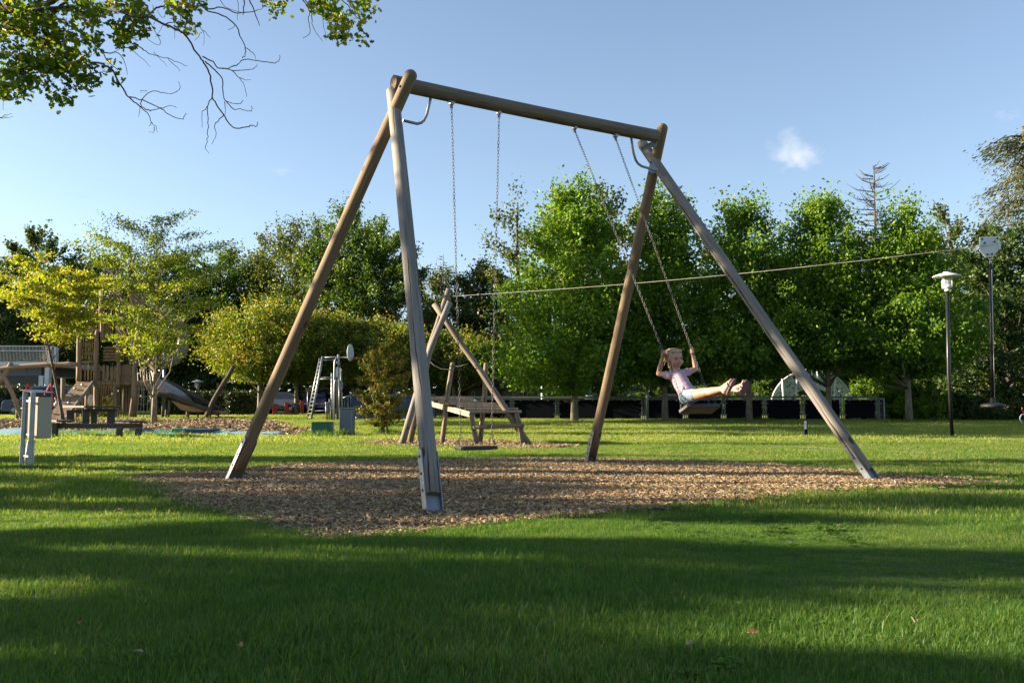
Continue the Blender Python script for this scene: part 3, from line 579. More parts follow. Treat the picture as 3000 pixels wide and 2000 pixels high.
# far woodland closing the view
Cs=RNG.uniform([-95,92,0],[95,104,9.5],(60000,3)); top=8.2+2.0*vnoise(Cs[:,0],Cs[:,1],.25,4); Cs=Cs[Cs[:,2]<top]; 
tag(link('far_woodland',leaf_mesh('far_woodland',Cs,RNG.normal(size=Cs.shape)+[0,0,.3],.8,LM['dark'],(0,0,0))),'dark far woodland behind all the trees',kind='stuff')
# shade trees to the left of the picture and the oak whose branches hang in
def shade_tree(x,y,H,R,label,nl=5200,z0=2.5,nclump=84,ls=.2): return tree('shade_tree',label,'tree',gz(x,y),H,R,z0,kind='round',leaf='oak',bark='barkdark',nl=nl,ls=ls,nclump=nclump,tr=.3,group='park trees left of the picture shading the lawn',spread=.17)
SH=[(-14,3.8,5.0,1.4,.4,10000),(-18,6.6,9.8,2.2,.8,11000),(-21.5,6.2,10.5,1.0,1.5,3400),(-23,4.3,11,1.2,2,6000),(-20,8.9,8,1.4,2.2,3600),(-24,11.2,8.0,1.8,2.6,3600),(-21,14.9,8.5,1.3,1.0,6500),(-29,15.9,13,1.6,4,5500),(-27,9.9,12,1.2,5,3000),(-31,33.5,18.5,4.2,11.5,26000),(-33,42,19,5,11.5,28000),(-30,29,17,2.2,11,9000)]  # unseen trees, crowns sized and placed to shape the shade on the lawn
for i,(x,y,H,R,z0,nl_) in enumerate(SH): shade_tree(x,y,H,R,'park tree outside the left edge whose shade bands the lawn',z0=z0,nl=nl_)
# twigs and leaves of the overhanging oak
oak=thing('oak_tree','large oak at upper left with bare twigs and lobed leaves hanging into the sky','tree',gz(-13.5,12.5))
mb=MB(); tb=gz(-13.5,12.5); mb.tube([tb,tb+Vector((.1,0,2.5)),tb+Vector((.2,-.3,5)),tb+Vector((.5,-.6,7.4)),tb+Vector((.3,-.8,11))],[.42,.33,.28,.2,.08],14,wob=.04); part('trunk',mb,M['barkdark'],oak)
BR=[([(-640,170),(-400,120),(-200,60),(0,25),(60,38),(120,15),(190,-12),(300,-70)],22),([(-420,125),(-200,120),(20,90),(120,60),(170,25),(200,-5)],15),([(-100,45),(60,35),(200,20),(250,38),(330,32),(400,50),(430,50),(480,70),(535,97),(580,160),(595,178)],9),
([(595,178),(612,215),(622,260),(622,285),(640,315),(665,350),(685,375),(720,372),(735,367),(750,372),(756,358)],4.5),([(622,285),(608,312),(610,360),(607,400),(605,425),(601,435),(612,450)],2.6),([(655,335),(640,355),(628,368),(635,395),(620,422)],2.6),([(608,312),(592,335),(592,375)],2),([(600,180),(630,205),(650,235),(655,280),(662,297),(700,305),(712,295)],3.6),([(662,297),(680,318),(712,322),(735,325),(738,310)],2.6),([(660,298),(660,335)],2),
([(595,168),(625,182),(645,200),(685,195),(715,175),(770,182),(805,185),(818,178),(820,162)],3.4),([(650,200),(680,207),(700,228),(715,250),(722,285)],2.6),([(680,207),(735,205),(750,195),(755,188)],2.2),([(702,228),(735,233)],1.8),([(430,50),(450,30),(470,20),(500,17),(560,20),(590,20),(610,32),(650,45),(690,75),(702,105),(720,140),(717,160),(710,172)],5),([(720,140),(740,155),(751,175)],2.2),([(600,28),(650,22),(690,37),(740,33),(768,22),(770,-10)],3.4),([(485,72),(500,67),(535,66)],3.5),([(530,97),(550,96),(568,104)],3),([(690,75),(667,88)],1.6),
([(170,60),(220,85),(240,100),(270,125),(300,155),(318,182),(345,205)],4.6),([(300,153),(345,155),(360,175),(372,205),(373,220)],2.6),([(150,120),(200,140),(225,150),(245,175),(262,200),(265,186),(300,188),(330,212),(345,235),(360,260),(375,283),(395,300),(412,312),(440,325)],7),([(380,285),(420,295),(470,317),(490,333),(525,350),(540,345),(543,332)],3),([(440,325),(470,317),(500,310),(518,316)],2.4),([(412,312),(415,295),(440,270),(465,268),(500,276),(522,265),(527,255),(523,240)],2.6),([(432,268),(415,265),(413,272)],1.6),([(400,303),(430,330),(440,345),(445,360),(455,370),(462,388)],2.6),([(445,358),(438,372)],1.6),([(452,372),(450,388),(436,387)],2),([(410,312),(407,345)],1.5),
([(360,50),(360,80),(373,120),(395,130),(420,145),(445,160),(480,168),(510,180),(548,195)],3),([(420,145),(405,135),(388,140)],1.6),([(490,172),(520,200),(528,212)],1.6),([(373,120),(350,145),(320,160)],1.8),([(450,155),(470,175),(490,195)],1.6),([(380,140),(420,175),(440,197)],1.6),([(390,0),(430,50),(470,125),(440,122),(415,95)],2.2),([(480,70),(455,110)],1.5),([(510,40),(512,115)],1.5),([(560,65),(595,90),(596,135)],2),([(596,90),(617,112)],1.6),([(590,95),(570,120)],1.5),
([(870,-20),(905,25),(902,60),(907,95),(888,112)],3),([(912,45),(918,80),(945,122)],2.2),([(885,-10),(930,40),(975,60),(1000,95)],2.6),([(985,-15),(1015,15),(1040,45),(1062,60),(1068,52)],2.6),([(950,30),(948,70),(957,120)],1.8),([(711,-20),(714,15),(712,45)],4),([(722,-20),(745,35),(760,76)],4),([(500,-15),(480,50),(460,30)],2),([(640,-15),(660,20),(720,38)],2),([(690,-20),(698,20),(695,60)],1.8),([(10,255),(10,322)],1.6),([(-60,320),(0,345),(15,337),(35,334)],2.2),([(0,346),(20,345),(38,343)],1.6)]
def oakP(px,py,Y): return P(px,py,Y)
cen=[]; mb=MB()
for pl,wd in BR:
    Y0=12.3+random.uniform(-.5,.5); m=len(pl); pts=[oakP(x+random.uniform(-1,1),y+random.uniform(-1,1),Y0+.3*math.sin(i*.7)) for i,(x,y) in enumerate(pl)]
    fine=[]
    for i in range(m-1):
        p0,p1,p2,p3=pts[max(0,i-1)],pts[i],pts[i+1],pts[min(m-1,i+2)]
        for q in (0,.25,.5,.75): fine.append(.5*((2*p1)+(p2-p0)*q+(2*p0-5*p1+4*p2-p3)*q*q+(3*p1-p0-3*p2+p3)*q**3)+Vector((random.gauss(0,.004),random.gauss(0,.01),random.gauss(0,.004))))
    fine.append(pts[-1]); r0=wd*1.2*Y0/F/2; mb.tube(fine,[r0*(1-.62*i/len(fine)) for i in range(len(fine))],6 if wd<8 else 9,wob=.06)
for k in range(26):   # more boughs up in the hidden part of the crown
    a=random.uniform(0,6.28); s=tb+Vector((.3,-.5,random.uniform(4.5,9.5))); L=random.uniform(2,4.5); e=s+Vector((math.cos(a)*L,math.sin(a)*L,random.uniform(-.3,2)))
    if abs(e.x)<e.y*.57: continue
    mb.tube([s,s.lerp(e,.5)+Vector((0,0,.3)),e],[.09,.05,.012],5)
    cen+= [(e+Vector((random.gauss(0,.5),random.gauss(0,.5),random.gauss(0,.4))),.38,30) for _ in range(4)]
part('branches',mb,M['barkdark'],oak)
ZN=[(30,60,62,170),(100,120,70,190),(40,190,62,150),(170,60,70,150),(190,140,60,150),(120,215,42,90),(62,255,25,50),(178,282,20,42),(265,128,22,36),(250,28,40,80),(292,48,22,46),(250,228,34,70),(215,205,40,80),(322,195,18,16),(345,225,12,8),(372,92,22,40),(400,55,34,70),(392,8,28,60),(362,122,20,36),(380,100,16,20),(425,85,12,14),(520,10,26,50),(562,26,22,40),(545,72,20,36),(795,12,20,36),(930,8,22,30),(960,22,24,42),(992,72,18,38),(1012,98,22,46),(1050,15,26,46),(1075,30,10,14),(1055,112,12,14),(1028,72,8,10),(36,282,10,16),(8,232,40,60),(4,272,14,20),(90,10,60,120),(330,15,40,50),(150,185,30,60)]
for x,y,r_,k in ZN:
    Yc=12.3
    for q in range(max(1,k//6)):
        a=random.uniform(0,6.28); rr=r_*math.sqrt(random.random()); cen.append((oakP(x+rr*math.cos(a),y+rr*math.sin(a),Yc+random.gauss(0,.35)),.075,10))
for x,y in [(-150,40),(-250,150),(-100,200),(-320,60),(-60,120),(-200,260),(-380,180),(-450,20),(-100,-80),(100,-90),(300,-120),(500,-110),(-300,-100),(700,-140),(900,-110)]:
    for q in range(7): cen.append((oakP(x+random.gauss(0,70),y+random.gauss(0,45),12.3+random.gauss(0,.7)),.2,20))
Cs=[];Ds=[]
for c,sg,k in cen:
    for _ in range(k): Cs.append([c.x+random.gauss(0,sg),c.y+random.gauss(0,sg),c.z+random.gauss(0,sg*.8)]); Ds.append([random.gauss(0,1),random.gauss(0,1),random.gauss(-.3,.6)])
print('oak leaves',len(Cs))
link('leaves',leaf_mesh('leaves',np.array(Cs),np.array(Ds),.095,LM['oak'],np.array(oak.location),lobed=True),oak)
# shrubs and hedges
def leafbox(name,label,cat,x0,x1,Y,zt,depth,leaf,n_,ls,rough=.08,group=None,taper=0,stems=6):
    a=gx(x0,Y);b_=gx(x1,Y); c=(a+b_)/2; t=thing(name,label,cat,c,group); L=(b_-a).length; H=HT(zt,Y)-c.z
    k=n_; u=RNG.uniform(-.5,.5,k)*L; v=RNG.uniform(-.5,.5,k)*depth; h=RNG.uniform(0,1,k)*H; f=RNG.integers(0,4,k)
    v=np.where(f<2,-depth/2,v); h=np.where(f==2,H,h); u=np.where(f==3,np.sign(u)*L/2,u)
    hn=.5*rough*vnoise(u*3,h*3,2.,7)+RNG.normal(0,rough,k); C=np.stack([c.x+u+RNG.normal(0,rough,k),c.y+v+hn,c.z+h+hn],1)
    link('foliage',leaf_mesh('foliage',C,RNG.normal(size=(k,3)),ls,LM[leaf],np.array(c)),t)
    mb=MB(); mb.box(c+Vector((0,0,H*.46)),(L*.94,depth*.8,H*.9)); part('core',mb,M['hedgecore'],t); 
    return t
M['hedgecore']=surf('hedge_inside',(.008,.012,.006),.9,0,.3,5,.3)
hg='clipped hedges behind the playground'
leafbox('hedge','long dark clipped hedge behind the basket swing','hedge',-260,205,58,1137,1.2,'hedge',15000,.13,group=hg)
leafbox('hedge','clipped hedge end right behind the slide','hedge',455,668,57.5,1152,1.2,'hedge',11000,.13,group=hg)
leafbox('hedge','pale flecked hedge left of the red posts','hedge',672,765,57,1153,1.2,'hedge',6500,.13,group=hg)
def shrub(name,label,px,Y,top,wpx,leaf,nl,ls,group=None,kind='round',stems=14,z0=.1,by=None,asp=1.5,spread=.2):
    base=gx(px,Y); H=HT(top,Y)-base.z; R=wpx*Y/F/2; t=tree(name,label,'shrub',base,H,R,H*z0,kind=kind,leaf=leaf,bark='bark',nl=nl,ls=ls,nclump=max(30,nl//70),tr=.02,spread=spread,group=group,limbs=0,asp=asp)
    mb=MB()
    for k in range(stems):
        a=random.uniform(0,6.28); e=base+Vector((math.cos(a)*R*.7*random.random(),math.sin(a)*R*.7*random.random(),H*random.uniform(.5,.9))); s=base+Vector((random.gauss(0,.11),random.gauss(0,.11),-.02)); mb.tube([s,s.lerp(e,.35)+Vector((0,0,.12*H)),e],[.012,.010,.005],5)
    part('stems',mb,M['bark'],t); return t
shrub('red_gold_shrub','upright shrub with red and golden leaves between grey cabinet and near swing leg',1122,27.5,1012,160,'red',13000,.075,stems=14,z0=.10,spread=.17)
sg='shrubs under the trees at right'  # plane leaf colour lightens some shrubs, sunlight put into their leaves
for x,Y,top,wd,lf,lab in [(2560,46,1085,170,'plane','sunlit bushy shrub at the right end of the fence'),(2630,45,1090,170,'plane','green shrub behind the rightmost row tree\'s trunk'),(2720,44,1120,150,'plane','green shrub left of the lamp post base'),(2800,44,1150,110,'dark','low dark shrub right of the lamp post'),(2890,44,1195,120,'dark','low shrub in deep shade under the disc seat'),(2530,52,1110,110,'plane','shrub behind the right end of the curved panels'),(2970,45,1205,100,'dark','low dark shrub at the right edge')]:
    shrub('shrub',lab,x,Y,top,wd,lf,8000,.13,sg,kind='wood',stems=6,z0=.02)
fg='bushes behind the court fence'
for x,Y,top,wd,lf,lab in [(1790,56,1085,150,'olive','pale green bush behind the fence beside the closed parasol'),(1890,55,1095,140,'mid','leafy bush behind the fence left of the swinging child'),(2020,55,1100,150,'mid','leafy bush behind the fence behind the child'),(2150,56,1095,130,'mid','bush behind the fence behind the child\'s feet'),(2240,55,1100,110,'mid','dark bush left behind the curved panels'),(2390,54,1125,90,'mid','bush seen through the arch of the curved panels')]:
    shrub('bush',lab,x,Y,top,wd,lf,4200,.15,fg,kind='wood',stems=4,z0=.02)
for x,Y,top,wd,lf,lab in [(600,66,1090,130,'dark','dark bush behind the small lamp'),(700,64,1120,120,'dark','dark bush behind the leftmost clipped maple'),(960,66,1120,160,'dark','dark bush behind the barrier')]:
    shrub('bush',lab,x,Y,top,wd,lf,4200,.2,'dark bushes behind the car park',kind='wood',stems=4,z0=.02)
random.seed(31)
# ------------------------------------------------------------------ the big timber swing
BL=P(1152,242,9.4); _Y=11.5
for _ in range(40): _Y*=1+.2*(BL.z-P(1922,399,_Y).z)/(BL.z-CH)
BR_=P(1922,399,_Y); BU=(BR_-BL); BU.z=0; BU.normalize(); BV=Vector((BU.y,-BU.x,0))   # along the beam / swing forward direction
print('beam',BL,BR_)
def on_beam_plane(px,py):
    d=P(px,py,1.)-Vector((0,0,CH)); o=Vector((0,0,CH)); t=(BL-o).dot(BV)/d.dot(BV); return o+d*t
sw=thing('timber_swing_frame','tall swing frame of round logs with a long top beam over the chip pit','swing frame',(G(1270,1500)+G(2562,1409))/2)
LEG=[((682,1405),(1168,318,9.60),(1203,222,9.22),'logbrown',1.0),((1270,1500),(1171,420,9.16),(1150,268,9.46),'loggrey',0),((1727,1357),(1914,516,11.85),(1941,376,11.45),'logbrown',1.0),((2562,1409),(1937,484,11.3),(1879,418,11.72),'loggrey',0)]
for (fx,fy),c,tp,mt,dm in LEG:
    f=G(fx,fy); C_=P(*c); T=P(*tp); d=(T-f).normalized(); r_=.0685; mb=MB(); L=(T-f).length
    # keep the leg straight through its middle pixel
    base=f+d*.14; pts=[base+(T-base)*(i/14) for i in range(15)]
    mid=C_-(f+d*((C_-f).dot(d))); mid-=Vector((0,mid.y,0))*.6
    for i in range(15): q=i/14; pts[i]=pts[i]+mid*(4*q*(1-q))*.35
    mb.tube(pts,[r_*(1.02-.05*i/14) for i in range(15)],22,dome=.95 if dm else .25); lg_=part('leg',mb,M[mt],sw)
    # galvanised shoe: two side plates, a web between them and three bolts
    side=BU-d*BU.dot(d); side.normalize(); w2=side.cross(d).normalized(); mb=MB()
    for sgn in(-1,1):
        c0=f+side*sgn*(r_-.004)-d*.06; ol=[]
        for a in range(9): ang=math.pi*a/8; ol.append(c0+w2*.036*math.cos(ang)+d*(.56+.036*math.sin(ang)))
        ol=[c0+w2*.036]+ol+[c0-w2*.036]; mb.prism(ol,side*sgn*.009)
    mb.box(f+d*.05-w2*.0+w2*.0,(2*r_-.012,.008,.30),Matrix((side,w2,d)).transposed()); part('steel_shoe',mb,M['galv'],lg_)
    mb=MB()
    for k in (.18,.32,.47):
        for sgn in(-1,1): mb.lathe(f+d*k+side*sgn*(r_+.004),[(.001,.012),(.009,.009),(.0115,.004),(.013,0)][::-1] if sgn>0 else [(.013,0),(.0115,.004),(.009,.009),(.001,.012)],10,side*sgn)
    part('bolts',mb,M['chain'],lg_)
mb=MB(); ext=BL-BU*.0; mb.tube([ext+(BR_-ext)*(i/20)+Vector((0,0,-.012*math.sin(math.pi*i/20))) for i in range(21)],.079,24); part('top_beam',mb,M['beam'],sw)
for pts in ([(1262,284),(1259,300),(1250,337),(1242,353),(1234,360),(1222,363),(1205,359),(1180,353)],[(1849,404),(1853,430),(1857,452),(1863,470),(1870,480),(1880,487),(1900,493),(1925,500)]):
    mb=MB(); mb.tube([on_beam_plane(*q) for q in pts],.0155,12); br=part('bent_brace',mb,M['galv'],sw)
    a=on_beam_plane(*pts[0]); mb=MB(); s_=1 if pts[0][0]<1500 else -1; mb.bar(a-BU*.22*s_+Vector((0,0,.012)),a+BU*.14*s_+Vector((0,0,.012)),.05,.01); part('mount_plate',mb,M['galvdull'],br)
mb=MB(); q=[P(1879,436,11.42),P(1882,440,11.42),P(1924,428,11.42),P(1926,414,11.42),P(1918,411,11.42),P(1890,424,11.42)]; mb.prism(q,Vector((0,.012,0))); part('joint_plate',mb,M['galv'],sw)
mb=MB(); q=[P(1907,470,11.38),P(1911,470,11.38),P(1928,496,11.38),P(1926,504,11.38),P(1901,511,11.38),P(1899,502,11.38)]; mb.prism(q,Vector((0,.012,0))); part('joint_plate',mb,M['galv'],sw)
mb=MB()
for x,y,Y in [(1908,475,11.38),(1902,507,11.38),(1923,500,11.38),(1881,434,11.42),(1920,417,11.42)]: mb.ball(P(x,y,Y-.01),.013,(1,.8,1))
for x,y,Y in [(1172,253,9.0),(1141,273,9.5),(1145,317,9.34),(1147,344,9.3),(1128,355,9.55)]: mb.ball(P(x,y,Y-.02),.014)
part('bolt_heads',mb,M['chain'],sw)
def chain(mb,a,b,pitch=.036,wr=.0031,hw=.011):
    a=Vector(a);b=Vector(b);L=(b-a).length;k=max(1,int(L/pitch));d=(b-a)/L; x0=d.orthogonal().normalized(); y0=d.cross(x0)
    for i in range(k):
        ang=(i%2)*math.pi/2+.4; x=x0*math.cos(ang)+y0*math.sin(ang); z=x.cross(d); c=a+d*(L*(i+.5)/k); hl=pitch*.5+wr*1.1; path=[]
        for j in range(10):
            t=2*math.pi*j/10; path.append((x*math.cos(t)*hw, d*(math.copysign(abs(math.sin(t))**.7,math.sin(t)))*hl))
        vs=[]
        for j in range(10):
            pc=path[j][0]+path[j][1]; on=pc.normalized()
            for q in range(5): t=2*math.pi*q/5; vs.append(c+pc+on*math.cos(t)*wr+z*math.sin(t)*wr)
        mb.add(vs,[(j*5+q,j*5+(q+1)%5,((j+1)%10)*5+(q+1)%5,((j+1)%10)*5+q) for j in range(10) for q in range(5)],True)
def swing(label,px,zs,alpha):
    T=[]
    for x,y in px: p=on_beam_plane(x,y); p.z=BL.z-.079-.055; T.append(p)
    mid=(T[0]+T[1])/2; L=mid.z-zs; nn=(-BV*math.sin(alpha)+Vector((0,0,1))*math.cos(alpha)); ff=BV*math.cos(alpha)+Vector((0,0,1))*math.sin(alpha)
    S=mid-nn*L; root=thing('swing',label,'swing',S,'swings hanging from the log beam')
    mb=MB(); R=Matrix((BU,ff,nn)).transposed(); hw,hd,th=.225,.085,.019
    ol=[(-hw,-hd+.02),(-hw+.02,-hd),(hw-.02,-hd),(hw,-hd+.02),(hw,hd-.02),(hw-.02,hd),(-hw+.02,hd),(-hw,hd-.02)]
    mb.prism([S+R@Vector((x,y,-th)) for x,y in ol],nn*th*2); st=part('seat',mb,M['rubber'],root,bevel=.008)
    mb=MB()
    for k in range(3): mb.box(S+R@Vector((0,-.03+.03*k,-th-.002)),(.34,.012,.006),R)
    part('underside_strip',mb,M['seatstrip'],st)
    for s_,t in((-1,T[0]),(1,T[1])):
        mb=MB(); mb.lathe(t+Vector((0,0,.035))-BV*.03,[(.02,0),(.024,.004),(.024,.05),(.02,.056)],14,BV); mb.box(t+Vector((0,0,.055)),(.09,.05,.012),Matrix((BU,BV,Vector((0,0,1)))).transposed()); mb.bar(t+Vector((0,0,.03)),t-nn*.03*0-Vector((0,0,.02)),.014,.03); part('hanger',mb,M['galv'],root)
        e=S+BU*s_*.19+nn*.0; sp=e+nn*.17+BU*s_*.0; mb=MB(); chain(mb,t,sp); chain(mb,sp,e+ff*.065+nn*.01,pitch=.030); chain(mb,sp,e-ff*.065+nn*.01,pitch=.030); part('chain',mb,M['chain'],root)
    return S,nn,ff,T
M['seatstrip']=surf('worn_seat_underside',(.10,.09,.05),.7,0,.3,10,.1)
swing('empty black swing seat on straight hanging chains beside the near leg',[(1323,305),(1462,333)],.375,rad(0.6))
# raise the second swing until it stands where the photograph shows it
pA=[(1684,381),(1804,405)]; mid0=(on_beam_plane(*pA[0])+on_beam_plane(*pA[1]))/2; mid0.z=BL.z-.134; al=rad(26)
def proj(p):
    x,y,z=p.x,p.y,p.z-CH; d=y*math.cos(TH)+z*math.sin(TH); u=-y*math.sin(TH)+z*math.cos(TH); return 1500+F*x/d,1000-F*u/d
for _ in range(40):
    S=mid0-(-BV*math.sin(al)+Vector((0,0,1))*math.cos(al))*(mid0.z-.375); al+=(2050-proj(S)[0])*.0006
print('alpha',math.degrees(al),S,proj(S))
S,NN,FF,TT=swing('raised swing swung forward with a small blonde child on its black seat',pA,.375,al)
# ------------------------------------------------------------------ the child
def skinmat(name,col,sss=.08):
    m,n,o=newmat(name); b=N(n,'ShaderNodeBsdfPrincipled',i_Roughness=.5); b.inputs['Base Color'].default_value=(*col,1); b.inputs['Subsurface Weight'].default_value=sss; b.inputs['Subsurface Radius'].default_value=(.02,.008,.004); b.inputs['Subsurface Scale'].default_value=.5
    tc=N(n,'ShaderNodeTexCoord'); ns=N(n,'ShaderNodeTexNoise',i_Scale=18,i_Detail=3); n.links.new(tc.outputs['Object'],ns.inputs[0]); r=ramp(n,ns.outputs[0],[(.35,(col[0]*.96,col[1]*.82,col[2]*.78)),(.6,col)]); n.links.new(r.outputs[0],b.inputs['Base Color'])
    n.links.new(b.outputs[0],o.inputs[0]); return m
M['skin']=skinmat('child_skin',(.41,.235,.16)); M['hair']=surf('blonde_hair',(.42,.30,.16),.5,0,.3,14,.5,90,stretch=(1,1,.4)); M['lips']=surf('lips',(.42,.10,.09),.5,0,.1,5,0); M['eye']=surf('eye_iris',(.02,.025,.035),.15,0,.1,5,0); M['teeth']=surf('teeth',(.75,.72,.66),.4,0,.05,5,0)
M['brow']=surf('brows',(.32,.22,.12),.7,0,.1,5,0)
m,n,o=newmat('striped_shirt'); b=N(n,'ShaderNodeBsdfPrincipled',i_Roughness=.85); tc=N(n,'ShaderNodeTexCoord'); wv=N(n,'ShaderNodeTexWave',wave_type='BANDS',bands_direction='Z',i_Scale=24,i_Distortion=4.5); wv.inputs['Detail'].default_value=0; wv.inputs['Detail Scale'].default_value=2.2
n.links.new(tc.outputs['Object'],wv.inputs[0]); r=ramp(n,wv.outputs[0],[(.30,(.26,.13,.22)),(.5,(.42,.29,.36)),(.7,(.49,.40,.46))]); n.links.new(r.outputs[0],b.inputs[0]); n.links.new(b.outputs[0],o.inputs[0]); M['shirt']=m
M['denim']=surf('pale_denim',(.20,.29,.38),.85,0,.3,40,.3,120,speck=(.46,.52,.55)); M['sandal']=surf('purple_sandal_sole',(.115,.048,.072),.6,0,.12,14,.1); M['sandalstrap']=surf('sandal_strap',(.55,.36,.28),.5,0,.1,9,.05)
YS=S.y; kid=thing('person','small blonde child in striped pink shirt and denim shorts swinging, legs stretched out','person',S)
def J(px,py,dy): return P(px,py,YS+dy)
def remeshed(name,mb,mat,parent,vox,sm=3,fac=.5):
    o=part(name,mb,mat,parent); r=o.modifiers.new('remesh','REMESH'); r.mode='VOXEL'; r.voxel_size=vox; r.use_smooth_shade=True
    s=o.modifiers.new('smooth','SMOOTH'); s.iterations=sm; s.factor=fac
    dg=bpy.context.evaluated_depsgraph_get(); me=bpy.data.meshes.new_from_object(o.evaluated_get(dg)); o.modifiers.clear(); me.materials.clear(); me.materials.append(mat); o.data=me
    me.polygons.foreach_set('use_smooth',[True]*len(me.polygons)); return o
def capsule(mb,pts,rs,n=14):
    fine=[];fr=[]
    for i in range(len(pts)-1):
        for q in (0,.25,.5,.75): fine.append(Vector(pts[i]).lerp(Vector(pts[i+1]),q)); fr.append(rs[i]*(1-q)+rs[i+1]*q)
    fine.append(Vector(pts[-1]));fr.append(rs[-1]); mb.tube(fine,fr,n)
    for p,r_ in((fine[0],fr[0]),(fine[-1],fr[-1])): mb.ball(p,r_*.999,nu=n,nv=8)
    for p,r_ in zip(pts[1:-1],rs[1:-1]): mb.ball(p,r_*1.0,nu=n,nv=8)
hf=Vector((.31,-.94,-.05)).normalized(); hu=Vector((-.10,.06,1)); hu=(hu-hf*hu.dot(hf)).normalized(); hl=hu.cross(hf)   # hl: the child's left
HC=J(1979,1052,.17); HR=Matrix((hf,hl,hu)).transposed()
def hp(f,l,u): return HC+hf*f+hl*l+hu*u
chC=[(TT[k],S+BU*s_*.19+NN*.17) for k,s_ in((0,-1),(1,1))]
def onchain(k,py):
    a,b_=chC[k]; lo,hi=0.,1.
    for _ in range(40):
        q=(lo+hi)/2
        if proj(a.lerp(b_,q))[1]<py: lo=q
        else: hi=q
    return a.lerp(b_,lo)
HAND=[onchain(0,1035),onchain(1,1029)]; print('hands',proj(HAND[0]),proj(HAND[1]))
shoul=[J(1959,1099,.16),J(2009,1092,.27)]; elb=[J(1930,1094,.29),J(2039,1081,.40)]
hipc=J(2016,1161,.05); hips=[J(2009,1163,.00),J(2027,1157,.09)]; knee=[J(2070,1149,-.19),J(2089,1148,-.10)]; ank=[J(2116,1139,-.37),J(2153,1141,-.30)]
chest=J(1986,1105,.17); belly=J(2003,1135,.10)
mb=MB()
capsule(mb,[hipc,belly,chest,chest.lerp(HC,.22)],[.075,.068,.072,.05]); capsule(mb,[shoul[0],chest.lerp((shoul[0]+shoul[1])/2,.6),shoul[1]],[.034,.05,.034]); capsule(mb,[chest,hp(-.012,0,-.05)],[.042,.036])
for k in (0,1):
    c=chC[k]; cd_=(c[1]-c[0]).normalized(); outw=(elb[k]-HAND[k]); outw=(outw-cd_*outw.dot(cd_)).normalized(); sidev=cd_.cross(outw)
    palm=HAND[k]+outw*.022; wrist=palm+ (elb[k]-palm).normalized()*.045
    capsule(mb,[shoul[k],shoul[k].lerp(elb[k],.45),elb[k]],[.033,.031,.026]); capsule(mb,[elb[k],elb[k].lerp(wrist,.35),wrist,palm],[.026,.026,.0175,.02])
    mb.ball(palm,.024,(1,.62,1.05),R=Matrix((sidev,outw,cd_)).transposed())
    for j in range(4):
        o_=cd_*(-.021+.0135*j); rr=.0185; ln=(4.1,4.5,4.3,3.7)[j]; pts=[]
        for q in range(7): ang=q/6*ln-.35; pts.append(HAND[k]+o_+outw*rr*math.cos(ang)+sidev*rr*math.sin(ang)*(1 if k==0 else -1))
        mb.tube(pts,[.0074,.0072,.0072,.0068,.0066,.0062,.0055],8)
    tp=[palm-sidev*.012*(1 if k==0 else -1)-cd_*.018]; tp+=[HAND[k]-sidev*.017*(1 if k==0 else -1)-cd_*.024+outw*.006,HAND[k]-sidev*.012*(1 if k==0 else -1)-cd_*.034-outw*.012]; capsule(mb,tp,[.0085,.0078,.0062],8)
SOLE=[]
for k,(heel,toe,nrm,dd) in enumerate([((2127,1155),(2151,1109),Vector((.80,-.60,-.1)),-.42),((2174,1159),(2187,1113),Vector((.42,-.90,-.12)),-.38)]):
    h_=J(heel[0],heel[1],dd); t_=J(toe[0],toe[1],dd-.015); a=(t_-h_); L=a.length; a.normalize(); nrm=(nrm-a*nrm.dot(a)).normalized(); w_=a.cross(nrm); SOLE.append((h_,t_,a,nrm,w_,L))
    hb=h_+a*.018-nrm*.028; bl=t_-a*.045-nrm*.020
    capsule(mb,[hips[k],hips[k].lerp(knee[k],.55),knee[k]],[.062,.058,.044]); capsule(mb,[knee[k],knee[k].lerp(ank[k],.3),knee[k].lerp(ank[k],.75),ank[k]],[.040,.042,.031,.0255]); mb.ball(knee[k]+Vector((0,-.006,.012)),.036)
    capsule(mb,[ank[k],hb],[.026,.025]); capsule(mb,[ank[k]-nrm*.002+a*.01,bl],[.026,.0215]); capsule(mb,[hb,bl],[.025,.022])
    for j in range(5): q=bl+w_*(-.024+.012*j); capsule(mb,[q,q+a*(.036-.004*abs(j-(1 if k else 3)))+nrm*.006],[.0105,.0078 if j not in(0,4) else .009],8)
# head and face, one surface with the body
mb.ball(hp(-.012,0,.022),.080,(1.03,.92,1.0),20,14,HR); mb.ball(hp(.022,0,-.022),.060,(.86,1.0,1.08),18,12,HR); mb.ball(hp(.036,0,-.064),.026,(1,1.1,.8),12,8,HR)
for s_ in(-1,1):
    mb.ball(hp(.040,s_*.033,-.030),.031,(1,1,.95),12,8,HR); mb.ball(hp(-.006,s_*.076,-.012),.019,(.7,.35,1.15),12,8,HR); mb.ball(hp(.060,s_*.030,.026),.015,(.6,1.4,.5),10,6,HR)
capsule(mb,[hp(.070,0,.012),hp(.083,0,-.015)],[.006,.0078],10); mb.ball(hp(.077,-.010,-.019),.006); mb.ball(hp(.077,.010,-.019),.006)
mb.ball(hp(.070,0,-.040),.011,(.7,1.7,.45),10,6,HR); mb.ball(hp(.067,0,-.056),.010,(.7,1.6,.5),10,6,HR)
body=remeshed('body',mb,M['skin'],kid,.0036,3)
for s_ in(-1,1):
    mb=MB(); mb.ball(hp(.0725,s_*.030,.006),.0088,(.45,1.25,.85),12,8,HR); part('eye',mb,M['eye'],kid)
    mb=MB(); mb.tube([hp(.079,s_*.016,.023),hp(.079,s_*.030,.029),hp(.070,s_*.045,.025)],[.0022,.003,.0018],6); part('eyebrow',mb,M['brow'],kid)
